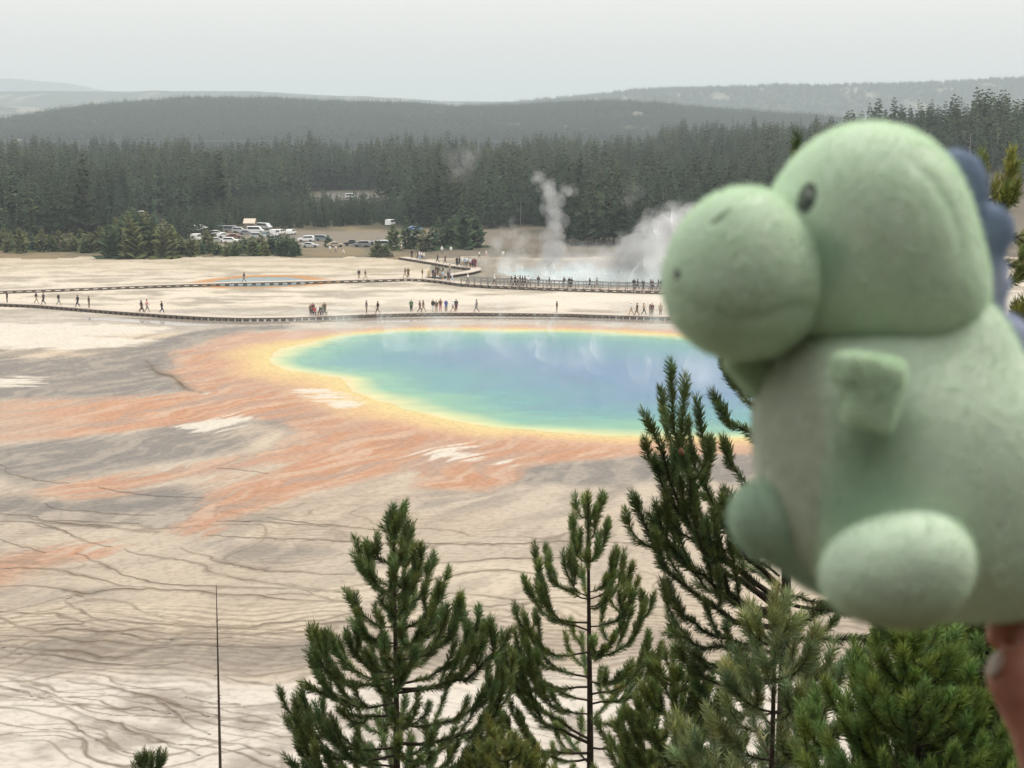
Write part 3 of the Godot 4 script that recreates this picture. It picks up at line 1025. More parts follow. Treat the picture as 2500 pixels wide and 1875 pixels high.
func make_forest() -> void:
	var r := RandomNumberGenerator.new()
	r.seed = 21
	var shapes: Array[Mesh] = []
	for k in 4: shapes.append(far_tree(100 + k, 16.2, 2.8 + 0.3 * k, 0.06 + 0.04 * k, 17, 0.08).done(true))
	for k in 2: shapes.append(far_tree(120 + k, 10.0, 2.5, 0.03, 13, 0.03).done(true))
	shapes.append(dead_tree(9, 12.0).done(true))
	for m in shapes: m.surface_set_material(0, needles_mat())
	var where: Array = []
	var tint: Array = []
	for k in 7:
		var a: Array[Transform3D] = []
		where.append(a)
		tint.append(PackedColorArray())
	var d := 384.0
	while d < 1040.0:
		var s := 3.9 + maxf(0.0, d - 560.0) * 0.0052
		var x := -0.43 * d
		while x < 0.43 * d:
			var px := x + r.randf_range(-0.5, 0.5) * s
			var pd := d + r.randf_range(-0.5, 0.5) * s
			x += s
			var roll := r.randf()
			var turn := r.randf() * TAU
			var size := r.randf_range(0.58, 1.15)
			var shade := r.randf_range(0.84, 1.1)
			var warm := r.randf()
			if pd < wood_edge(px): continue
			if pd > 960.0 + 60.0 * sin(px * 0.013): continue
			if pd < 532.0 and (absf(px / pd + 0.2229) < 0.0045 or absf(px / pd + 0.2115) < 0.0045): continue
			var n := n_warp.get_noise_2d(px * 0.5, pd * 0.5)
			# the road clearing and the low growth in front of it
			var off := absf(px + 62.0) + n * 14.0
			if pd > 556.0 and pd < 676.0 and off < 21.0: continue
			var low := off < 30.0 and pd <= 556.0
			if px > 118.0 and pd < 500.0 and roll > 0.25: continue
			var k := 0
			if low:
				k = 4 + int(turn * 3.0) % 2
				size *= 0.62
			elif roll < (0.075 if px > 0.0 and px < 95.0 and pd < 440.0 else 0.025): k = 6
			elif roll < 0.22 or pd < wood_edge(px) + 10.0 and roll < 0.5: k = 4 + int(turn * 5.0) % 2
			else: k = int(roll * 97.0) % 4
			if not low: size *= 0.92 + 0.45 * n
			where[k].append(upright(Vector3(px, land(px, pd), -pd), turn, Vector3(size * r.randf_range(0.9, 1.2), size, size)))
			var c := Color(1.0, 1.0, 1.0).lerp(Color(1.7, 1.25, 0.85), 0.6 * warm * smooth(-0.2, 0.4, n)) * shade * (0.9 + 0.7 * n_warp.get_noise_2d(px * 0.9 + 700.0, pd * 0.35))
			tint[k].append(c)
		d += s
	var words := ["narrow dark lodgepole pines massed across the valley floor", "tall ragged lodgepole pines of the valley forest", "broader lodgepole pines of the valley forest", "bare stemmed lodgepole pines of the valley forest", "young bushy pines along the forest edge", "low young pines scattered through the forest", "grey dead trunks standing in the forest"]
	for k in 7:
		forest(["pine_forest", "pine_forest", "pine_forest", "pine_forest", "young_forest", "young_forest", "dead_forest"][k], words[k], shapes[k], where[k], tint[k])
	# trees over the hills
	var clump := Geo.new()
	for k in 5:
		var t := far_tree(140 + k, 9.5 + 1.5 * (k % 3), 4.0, 0.0, 7, 0.0, false)
		var off := Vector3(r.randf_range(-6, 6), 0, r.randf_range(-6, 6))
		for q in t.v.size():
			t.v[q] += off
		var n0 := clump.v.size()
		clump.v.append_array(t.v)
		clump.c.append_array(t.c)
		for q in t.i: clump.i.append(n0 + q)
	var cm := clump.done(true)
	cm.surface_set_material(0, needles_mat())
	for h in HILLS:
		if h[0] != "wooded_hill" and h[0] != "wooded_ridge": continue
		var a: Array[Transform3D] = []
		var c := PackedColorArray()
		var D: float = h[2]
		var s := D * 0.0046
		var hd := D - float(h[3]) * 0.95
		while hd < D + h[3] * 0.25:
			var x := maxf(-0.4 * D, (h[4][0] - 1250.0) / F * D)
			while x < minf(0.4 * D, (h[4][h[4].size() - 2] - 1250.0) / F * D):
				var px := x + r.randf_range(-0.5, 0.5) * s
				var pd := hd + r.randf_range(-0.5, 0.5) * s * 1.3
				x += s
				if n_land.get_noise_2d(px * 2.6 + 4000.0, pd * 1.2) > 0.36: continue
				if h[0] == "pale_hill" and r.randf() < 0.4: continue
				var size := r.randf_range(0.65, 1.15) * (0.95 + D * 0.00004)
				a.append(upright(Vector3(px, hill_y(h, px, pd) - 0.5, -pd), r.randf() * TAU, Vector3(size, size, size)))
				var shade := r.randf_range(0.62, 0.85)
				c.append(Color(shade, shade, shade))
			hd += s * 1.3
		forest("hill_forest", "far pines covering the %s" % h[0].replace("_", " "), cm, a, c)

# Trees one can tell apart: along the edge of the flat, round the parked cars, and on the rise at the right.
# the wood that the overlook stands in, behind and beside the camera
func make_overlook_wood() -> void:
	var r := RandomNumberGenerator.new()
	r.seed = 44
	for k in 2:
		var where: Array[Transform3D] = []
		var tint := PackedColorArray()
		for n in 230:
			var x := r.randf_range(-60.0, 60.0)
			var d := r.randf_range(-48.0, 2.0)
			if d > -5.0 and absf(x) < 9.0: continue
			var s := r.randf_range(0.7, 1.1)
			where.append(upright(Vector3(x, hillside_y(x, d) - 0.2, -d), r.randf() * TAU, Vector3(s, s, s)))
			tint.append(Color.WHITE * r.randf_range(0.7, 1.1))
		var m := far_tree(170 + k, 17.0, 2.3, 0.12, 20, 0.1).done(true)
		m.surface_set_material(0, needles_mat())
		forest("overlook_forest", "pines standing round the overlook behind the camera", m, where, tint)

func make_mid_trees() -> void:
	var r := RandomNumberGenerator.new()
	r.seed = 33
	var kinds := []
	for k in 5:
		var bushy := k < 3
		var tall := 5.0 if bushy else 17.0
		var wide := [2.3, 1.9, 2.9, 2.2, 1.7][k] as float
		var bare := 0.02 if bushy else 0.30
		var t := far_tree(200 + k, tall, wide, bare, 16 if bushy else 18, 0.04 if bushy else 0.3, true, false).done(true)
		var crown := far_tree(200 + k, tall, wide, bare, 16 if bushy else 18, 0.04 if bushy else 0.3, false, true).done(true)
		kinds.append([tall, t, crown])
	var bark := mat("bark", Color(1, 1, 1), 0.95, {"vertex_color_use_as_albedo": true})
	var tones := [["dark green", Color(1.2, 1.25, 1.05)], ["brownish green", Color(2.4, 1.75, 1.2)], ["dull olive", Color(2.0, 1.75, 1.15)], ["grey green", Color(1.5, 1.5, 1.4)]]
	# u, base v, distance, height in metres, kind, tone
	var groups := [
		["young_pine", "along the left far edge of the flat", "young pines left of the parking lot", [
			[8, 4.5, 0, 1], [30, 3.8, 1, 2], [52, 5.0, 0, 1], [75, 4.2, 1, 0], [100, 4.6, 0, 1], [122, 3.4, 2, 2], [148, 4.2, 0, 1], [172, 3.6, 1, 1], [196, 4.4, 0, 2], [222, 4.0, 2, 1], [244, 5.2, 0, 1]], 622, 366.0],
		["tall_young_pine", "in the clump left of the cars", "brown clump of pines beside the parking lot", [
			[268, 6.6, 0, 0], [286, 7.4, 1, 1], [303, 8.2, 0, 0], [318, 8.9, 1, 1], [333, 9.3, 0, 0], [349, 9.0, 1, 1], [364, 8.6, 0, 1], [380, 8.2, 1, 0], [396, 7.4, 0, 1], [412, 6.4, 0, 1], [428, 5.4, 1, 1]], 626, 352.0],
		["low_pine", "in front of the parked cars", "low pines in front of the parked cars", [
			[446, 4.2, 2, 2], [466, 5.6, 0, 1], [488, 3.9, 2, 0], [508, 6.0, 0, 1], [530, 3.6, 2, 2], [552, 4.0, 1, 1], [574, 4.0, 2, 2], [596, 4.6, 0, 0], [618, 5.0, 2, 2], [640, 5.6, 0, 1], [662, 5.2, 2, 0], [684, 5.8, 1, 0], [706, 5.6, 0, 0], [716, 4.2, 2, 0]], 622, 356.0],
		["small_pine", "among walkers by the lot", "small pines between the lot and the crater", [
			[802, 2.4, 2, 0], [922, 3.4, 2, 1], [940, 2.6, 2, 2], [962, 5.4, 0, 2], [992, 6.6, 1, 0], [1017, 5.2, 0, 0], [1034, 4.6, 1, 1], [1052, 5.0, 0, 0], [1072, 6.4, 1, 0], [1090, 5.8, 0, 0], [1112, 6.6, 2, 0], [1134, 8.8, 0, 0], [1150, 8.0, 1, 0], [1166, 6.6, 0, 0]], 614, 372.0]]
	for gr in groups:
		var n := 0
		var all := []
		for t in gr[3]:
			all.append(t)
			if gr[0] != "small_pine": all.append([t[0] + 10, t[1] * r.randf_range(0.7, 0.95), (t[2] + 1) % 3, (t[3] + (1 if r.randf() < 0.3 else 0)) % 3])
		for t in all:
			var d: float = gr[5] + r.randf_range(-5.0, 6.0)
			if gr[0] == "small_pine" and n in [1, 2]: d = 352.0
			if gr[0] == "small_pine" and n == 0: d = 380.0
			var x: float = (t[0] - 1250.0) / F * d * 1.0
			var tone: Array = tones[t[3]]
			var k: int = t[2]
			var o := thing("pine_tree", "%s young pine, %s from the left %s" % [tone[0], ordinal(n), gr[1]], "pine tree", Vector3(x, land(x, d), -d), gr[2])
			var s: float = t[1] * (0.82 if gr[0] == "low_pine" else 1.08) / kinds[k][0]
			o.rotation.y = r.randf() * TAU
			o.scale = Vector3(lerpf(1.0, s, 0.7) if s > 1.0 else s, s, lerpf(1.0, s, 0.7) if s > 1.0 else s)
			part("trunk", kinds[k][1], bark, o)
			part("crown", kinds[k][2], mat("crown_" + tone[0], tone[1], 0.95, {"vertex_color_use_as_albedo": true, "metallic_specular": 0.1, "albedo_color": (tone[1] as Color).linear_to_srgb()}), o)
			n += 1
	# tall pines on the rise at the right edge; u, top v, distance
	var n := 0
	for t in [[2262, 312, 520], [2285, 300, 540], [2306, 302, 500], [2321, 312, 505], [2334, 306, 530], [2346, 305, 515], [2376, 294, 505], [2392, 330, 470], [2414, 277, 500], [2441, 302, 490], [2454, 247, 470], [2462, 300, 450], [2478, 296, 460], [2486, 265, 475], [2502, 300, 460]]:
		var d: float = t[2]
		var x: float = (t[0] - 1250.0) / F * d
		var y := land(x, d)
		var top := ahead(t[0], t[1], d).y
		var o := thing("pine_tree", "tall gaunt pine on the rise at the right edge, %s of them from the left" % ordinal(n), "pine tree", Vector3(x, y, -d), "tall pines on the rise at the right")
		var k := 3 + n % 2
		var s: float = maxf(top - y, 6.0) / kinds[k][0]
		o.scale = Vector3(minf(s, 1.25), s, minf(s, 1.25))
		o.rotation.y = r.randf() * TAU
		part("trunk", kinds[k][1], bark, o)
		part("crown", kinds[k][2], mat("crown_dark green", Color.WHITE), o)
		n += 1

# ---------------------------------------------------------------- boardwalks
const FRONT := [-150, 738, 0, 743, 100, 747, 200, 755, 300, 763, 400, 770, 500, 776, 600, 779, 700, 778, 800, 774, 900, 770, 1000, 767.5, 1130, 766, 1250, 767, 1400, 769, 1550, 774, 1650, 777, 1800, 784, 2000, 795, 2300, 812, 2600, 830]
const REAR := [-150, 722, 0, 713, 150, 708, 300, 702, 450, 697, 600, 693, 750, 689.5, 900, 685.5, 1000, 682.5, 1040, 684, 1090, 689, 1130, 695, 1200, 700, 1300, 704, 1400, 707.5, 1500, 710.5, 1600, 713, 1750, 718, 2000, 727]
const LOOP := [985, 631, 1010, 635, 1060, 643, 1100, 650, 1135, 655, 1160, 657, 1163, 662, 1140, 668, 1105, 673, 1070, 677, 1046, 681]
const DECK := 0.52
var walks := {}

func resampled(pts: PackedVector2Array, step: float) -> PackedVector2Array:
	var out := PackedVector2Array([pts[0]])
	var left := step
	for k in pts.size() - 1:
		var a := pts[k]
		var l := (pts[k + 1] - a).length()
		var at := left
		while at < l:
			out.append(a.lerp(pts[k + 1], at / l))
			at += step
		left = at - l
	return out

func ribbon(line: PackedVector2Array, half: float, y0: float, y1: float) -> Geo:
	var g := Geo.new()
	for k in line.size():
		var along := (line[mini(k + 1, line.size() - 1)] - line[maxi(k - 1, 0)]).normalized()
		var s := Vector2(-along.y, along.x) * half
		var l := line[k] + s
		var r := line[k] - s
		g.add(Vector3(l.x, y1, -l.y)); g.add(Vector3(r.x, y1, -r.y))
		g.add(Vector3(r.x, y1, -r.y)); g.add(Vector3(r.x, y0, -r.y))
		g.add(Vector3(r.x, y0, -r.y)); g.add(Vector3(l.x, y0, -l.y))
		g.add(Vector3(l.x, y0, -l.y)); g.add(Vector3(l.x, y1, -l.y))
	for k in line.size() - 1:
		for s in 4:
			var a := k * 8 + s * 2
			g.i.append_array([a, a + 8, a + 9, a, a + 9, a + 1])
	return g

func make_boardwalks() -> void:
	var deck := mat("weathered_deck", Color(0.42, 0.36, 0.30), 0.9)
	var dark := mat("walk_timber", Color(0.12, 0.095, 0.075), 0.9)
	var rail := mat("rail_timber", Color(0.23, 0.22, 0.21), 0.9)
	var block := Geo.new()
	block.box(Vector3(0, 0.18, 0), Vector3(0.66, 0.44, 0.5))
	var block_mesh := block.done()
	var post := Geo.new()
	post.box(Vector3(0, 0.55, 0), Vector3(0.13, 1.16, 0.13))
	var post_mesh := post.done()
	var strut := Geo.new()
	strut.box(Vector3(0, -0.12, 0.3), Vector3(0.2, 0.75, 0.18), Basis(Vector3.RIGHT, -0.5))
	var strut_mesh := strut.done()
	for w in [["front", FRONT, "long low boardwalk along the near shore behind the big blue spring", 1.02, 1.15], ["rear", REAR, "boardwalk crossing the flat behind, railed beside the steaming crater", 1.55, 1.0], ["loop", LOOP, "short boardwalk winding from the parking lot to the crater", 1.6, 1.0]]:
		var line := plan(w[1])
		for k in line.size():
			line[k] = flat(floor_at(w[1][k * 2], w[1][k * 2 + 1], DECK * 0.4))
		walks[w[0]] = line
		var o := thing("boardwalk", w[2], "boardwalk", Vector3.ZERO, "boardwalks over the thermal flat")
		part("deck", ribbon(resampled(line, 1.5), w[4], DECK - 0.06, DECK).done(), deck, o)
		for s: float in [-1.0, 1.0]:
			var edge := PackedVector2Array()
			var fine := resampled(line, 1.5)
			for k in fine.size():
				var along := (fine[mini(k + 1, fine.size() - 1)] - fine[maxi(k - 1, 0)]).normalized()
				edge.append(fine[k] + Vector2(-along.y, along.x) * (w[4] - 0.06) * s)
			part("edge_beam", ribbon(edge, 0.07, DECK - 0.20, DECK - 0.063).done(), dark, o)
		var spots := resampled(line, w[3])
		for k in spots.size():
			var p := spots[k]
			if absf(p.x / p.y) > 0.345 or p.x / p.y > 0.13 and w[0] != "rear" and p.x / p.y < 0.285: continue
			var along := (spots[mini(k + 1, spots.size() - 1)] - spots[maxi(k - 1, 0)]).normalized()
			var turn := Basis(Vector3.UP, atan2(along.y, along.x))
			part("support_block", block_mesh, dark, o, Transform3D(turn, Vector3(p.x, -0.04, -p.y) + turn * Vector3(0, 0, w[4] - 0.22)))
		if w[0] == "rear":
			for s: float in [-1.0, 1.0]:
				var rail_line := PackedVector2Array()
				var posts := resampled(line, 1.42)
				for k in posts.size():
					var p := posts[k]
					if p.x < -9.0 or p.x / p.y > 0.20: continue
					var along := (posts[mini(k + 1, posts.size() - 1)] - posts[maxi(k - 1, 0)]).normalized()
					var q := p + Vector2(-along.y, along.x) * 0.86 * s
					rail_line.append(q)
					var turn := Basis(Vector3.UP, atan2(along.y, along.x))
					part("rail_post", post_mesh, rail, o, Transform3D(turn, Vector3(q.x, DECK, -q.y)))
					if s < 0.0: part("brace", strut_mesh, dark, o, Transform3D(turn, Vector3(q.x, DECK - 0.2, -q.y)))
				for y: float in [0.6, 1.1]:
					part("rail", ribbon(rail_line, 0.05, DECK + y - 0.07, DECK + y + 0.06).done(), rail, o)
	# the bench on the front walk
	var b := thing("bench", "dark wooden bench under the seated group on the front boardwalk", "bench", on_walk("front", 779), "")
	b.rotation.y = 0.02
	var seat := Geo.new()
	seat.box(Vector3(0, 0.45, 0), Vector3(2.0, 0.07, 0.42))
	part("seat", seat.done(), dark, b)
	var leg := Geo.new()
	leg.box(Vector3(0, 0.21, 0), Vector3(0.1, 0.42, 0.36))
	for x: float in [-0.8, 0.0, 0.8]:
		part("leg", leg.done(), dark, b, Transform3D(Basis(), Vector3(x, 0, 0)))

# the point on a walk's deck that shows in photo column u (first crossing for the loop)
func on_walk(which: String, u: float, across := 0.0) -> Vector3:
	var line: PackedVector2Array = walks[which]
	for k in line.size() - 1:
		var ua := 1250.0 + F * line[k].x / (line[k].y * 0.995)
		var ub := 1250.0 + F * line[k + 1].x / (line[k + 1].y * 0.995)
		if (u - ua) * (u - ub) <= 0.0:
			var p := line[k].lerp(line[k + 1], (u - ua) / (ub - ua))
			return Vector3(p.x, DECK, -p.y - across)
	return Vector3(line[0].x, DECK, -line[0].y)

# ---------------------------------------------------------------- the parking lot
func car_parts(kind: String) -> Dictionary:
	# side outlines, x forward, in metres
	var body: Array
	var glass: Array
	var wide := 1.85
	var wheels := [-1.35, 1.4]
	var r := 0.34
	match kind:
		"sedan":
			body = [-2.3, 0.35, 2.3, 0.35, 2.35, 0.6, 2.2, 0.78, 1.1, 0.92, 0.3, 1.38, -1.0, 1.42, -1.8, 1.02, -2.3, 0.95]
			glass = [-1.55, 1.0, 0.95, 0.95, 0.28, 1.33, -0.98, 1.36]
		"suv":
			body = [-2.3, 0.42, 2.3, 0.42, 2.35, 0.75, 2.2, 1.0, 1.15, 1.12, 0.5, 1.68, -2.0, 1.74, -2.3, 1.2]
			glass = [-2.0, 1.16, 1.0, 1.14, 0.45, 1.62, -1.9, 1.67]
		"pickup":
			body = [-2.7, 0.5, 2.6, 0.5, 2.65, 0.95, 1.3, 1.12, 0.8, 1.72, -0.5, 1.76, -0.7, 1.15, -2.7, 1.12]
			glass = [-0.5, 1.17, 1.1, 1.15, 0.75, 1.66, -0.42, 1.70]
			wheels = [-1.7, 1.65]
			r = 0.4
		"van":
			body = [-2.6, 0.4, 2.5, 0.4, 2.55, 0.9, 1.9, 1.2, 1.2, 2.05, -2.5, 2.1]
			glass = [-2.3, 1.25, 1.65, 1.25, 1.15, 1.92, -2.3, 1.95]
			wide = 2.0
			wheels = [-1.6, 1.6]
		_:
			body = [-3.6, 0.45, 3.2, 0.45, 3.3, 1.1, 2.8, 1.5, 3.0, 2.2, 2.4, 2.95, -3.6, 3.0]
			glass = [2.2, 1.4, 2.72, 1.45, 2.5, 1.9, 2.2, 1.9]
			wide = 2.4
			wheels = [-2.2, 2.1]
			r = 0.4
	var outline := func(a: Array) -> PackedVector2Array:
		var p := PackedVector2Array()
		for k in range(0, a.size(), 2): p.append(Vector2(a[k], a[k + 1]))
		return p
	var g := Geo.new()
	g.extrude(outline.call(body), wide, 0.09)
	var w := Geo.new()
	w.extrude(outline.call(glass), wide + 0.02, 0.03)
	var tyre := Geo.new()
	tyre.tube(PackedVector3Array([Vector3(0, 0, -0.1), Vector3(0, 0, -0.08), Vector3(0, 0, 0.08), Vector3(0, 0, 0.1)]), PackedFloat32Array([r * 0.8, r, r, r * 0.8]), 12)
	var lamp := Geo.new()
	lamp.box(Vector3.ZERO, Vector3(0.08, 0.16, 0.34))
	return {"body": g.done(), "glass": w.done(), "tyre": tyre.done(), "lamp": lamp.done(), "wheels": wheels, "r": r, "wide": wide, "front": body[4] as float, "nose": (body[3] + body[7]) * 0.5}

func make_lot() -> void:
	var kinds := {}
	for k in ["sedan", "suv", "pickup", "van", "motorhome"]: kinds[k] = car_parts(k)
	var paint := {"white": Color(0.80, 0.80, 0.79), "silver": Color(0.45, 0.47, 0.48), "grey": Color(0.20, 0.21, 0.22), "black": Color(0.035, 0.037, 0.04), "teal grey": Color(0.13, 0.19, 0.20), "dark red": Color(0.16, 0.05, 0.05), "blue": Color(0.10, 0.20, 0.42), "tan": Color(0.45, 0.38, 0.28)}
	var glass := mat("car_glass", Color(0.03, 0.035, 0.04), 0.12)
	var tyre := mat("tyre", Color(0.03, 0.03, 0.03), 0.9)
	var lamp := mat("car_lamp", Color(0.75, 0.75, 0.72), 0.2)
	# u, base v, kind, colour, heading in degrees, where it stands
	var lot := [
		[348, 529, "van", "white", 20, "glimpsed between trees high above the brown clump"], [394, 517, "motorhome", "white", 60, "alone between trees, highest at the left"], [402, 560, "suv", "white", 80, "half hidden just right of the brown clump"], [427, 577, "sedan", "white", 70, "lowest beside the brown clump"],
		[470, 566, "van", "white", 10, "at the back of the left rows"], [490, 562, "suv", "white", -15, "behind the left rows, beside the back van"], [479, 588, "van", "white", 85, "facing out above the low pines"],
		[528, 576, "suv", "white", 20, "left end of the middle row"], [549, 580, "sedan", "white", 15, "second in the middle row"], [530, 592, "sedan", "silver", 10, "nearest at the left of the low pines"], [563, 594, "suv", "white", 5, "nearest, behind a gap in the low pines"],
		[543, 564, "suv", "grey", 0, "back row, left end"], [566, 567, "van", "grey", 5, "back row, second from the left"], [585, 568, "suv", "silver", 0, "back row, third from the left"], [571, 582, "sedan", "dark red", 15, "middle row between white and silver cars"],
		[601, 573, "sedan", "grey", 10, "back row in front of the tan roofed hut"], [624, 569, "van", "white", 0, "back row right of the hut"], [630, 582, "suv", "silver", 5, "middle row, dark windows showing"], [652, 578, "suv", "teal grey", 70, "middle row, end on"], [671, 577, "van", "white", 80, "right rows, upper of three"], [684, 573, "suv", "white", 75, "right rows, behind the upper one"],
		[671, 588, "suv", "silver", 80, "right rows, middle of three"], [670, 598, "sedan", "white", 80, "right rows, lowest of three"], [711, 573, "suv", "white", 80, "peeping over the last low pine"], [646, 560, "van", "silver", -30, "behind the back row near the trees"],
		[747, 590, "suv", "white", 180, "alone right of the low pines"], [757, 604, "sedan", "silver", 0, "nearest on the open ground"], [788, 588, "suv", "teal grey", 0, "behind the nearest silver car"], [862, 600, "pickup", "black", 180, "right side of the open ground"], [884, 603, "suv", "grey", 170, "against the black pickup"],
		[905, 602, "sedan", "black", 175, "between the grey and silver ones"], [936, 605, "van", "silver", 0, "last one on the open ground"], [818, 603, "sedan", "tan", 20, "low beside a small round pine"], [1013, 563, "sedan", "blue", 10, "up on the grassy road"], [953, 551, "van", "white", 75, "far back among trees above the road"], [1157, 571, "van", "white", 80, "in the trees above the crater steam"], [857, 484, "van", "white", 10, "on the clearing in the forest"]]
	var n := 0
	for c in lot:
		var p := floor_at(c[0], c[1])
		for k in 4: p = floor_at(c[0], c[1], land(p.x, -p.z))
		var k: Dictionary = kinds[c[2]]
		var o := thing("parked_%s" % c[2], "%s %s %s" % [c[3], c[2], c[5]], c[2], p, "vehicles in the parking lot")
		o.rotation.y = deg_to_rad(c[4])
		o.scale = Vector3.ONE * 0.84
		part("body", k.body, mat("paint_" + c[3], paint[c[3]], 0.35, {"clearcoat_enabled": true, "clearcoat": 0.5}), o)
		part("window_band", k.glass, glass, o)
		for x in k.wheels:
			for s: float in [-1.0, 1.0]:
				part("wheel", k.tyre, tyre, o, Transform3D(Basis(), Vector3(x, k.r, s * (k.wide / 2.0 - 0.08))))
		for s: float in [-1.0, 1.0]:
			part("headlight", k.lamp, lamp, o, Transform3D(Basis(), Vector3(k.front - 0.03, k.nose + 0.08, s * (k.wide / 2.0 - 0.35))))
		n += 1
	# the hut behind the cars
	var p := floor_at(611, 566)
	var hut := thing("hut", "small hut with a tan pitched roof behind the parked cars", "hut", p)
	var wall := Geo.new()
	wall.extrude(PackedVector2Array([Vector2(-1.9, 0), Vector2(1.9, 0), Vector2(1.9, 2.3), Vector2(0, 3.3), Vector2(-1.9, 2.3)]), 2.6, 0.02, Transform3D(Basis(Vector3.UP, PI / 2), Vector3.ZERO))
	part("wall", wall.done(), mat("hut_wall", Color(0.20, 0.16, 0.12), 0.9), hut)
	var roof := Geo.new()
	for s: float in [-1.0, 1.0]:
		roof.box(Vector3(0, 2.88, s * 1.02), Vector3(3.1, 0.10, 2.5), Basis(Vector3.RIGHT, s * 0.484))
	part("roof", roof.done(), mat("hut_roof", Color(0.52, 0.44, 0.35), 0.8), hut)
	var door := Geo.new()
	door.box(Vector3(0.4, 1.0, 1.91), Vector3(0.9, 2.0, 0.05))
	part("door", door.done(), mat("hut_door", Color(0.07, 0.055, 0.045), 0.8), hut)
	# low dark bush on the near edge of the open ground
	var q := floor_at(934, 628)
	var bush := thing("bush", "low dark spreading bush at the edge of the flat", "bush", q)
	var g := Geo.new()
	var r := RandomNumberGenerator.new()
	r.seed = 5
	for k in 420:
		var a := r.randf() * TAU
		var e := r.randf()
		var at := Vector3(cos(a) * 2.5 * sqrt(e), 0, sin(a) * 1.4 * sqrt(e))
		at.y = r.randf() * 1.5 * (1.0 - e * 0.8) + 0.05
		var s := r.randf_range(0.2, 0.4)
		var w := Vector3(r.randf_range(-1, 1), r.randf_range(-1, 1), r.randf_range(-1, 1)).normalized() * s
		var h := Vector3(r.randf_range(-1, 1), r.randf_range(0.2, 1), r.randf_range(-1, 1)).normalized() * s
		var tint := r.randf_range(0.7, 1.3)
		g.col = Color(0.075, 0.07, 0.045) * tint
		g.tri(at - w * 0.5, at + h, at + w * 0.5)
	part("foliage", g.done(true), needles_mat(), bush)
	for k in 4:
		var stem := Geo.new()
		stem.tube(PackedVector3Array([Vector3(0, -0.05, 0), Vector3(cos(k * 1.6) * 1.1, 0.7, sin(k * 1.6) * 0.6)]), PackedFloat32Array([0.05, 0.02]), 5)
		part("stem", stem.done(), mat("walk_timber", Color.BLACK), bush)

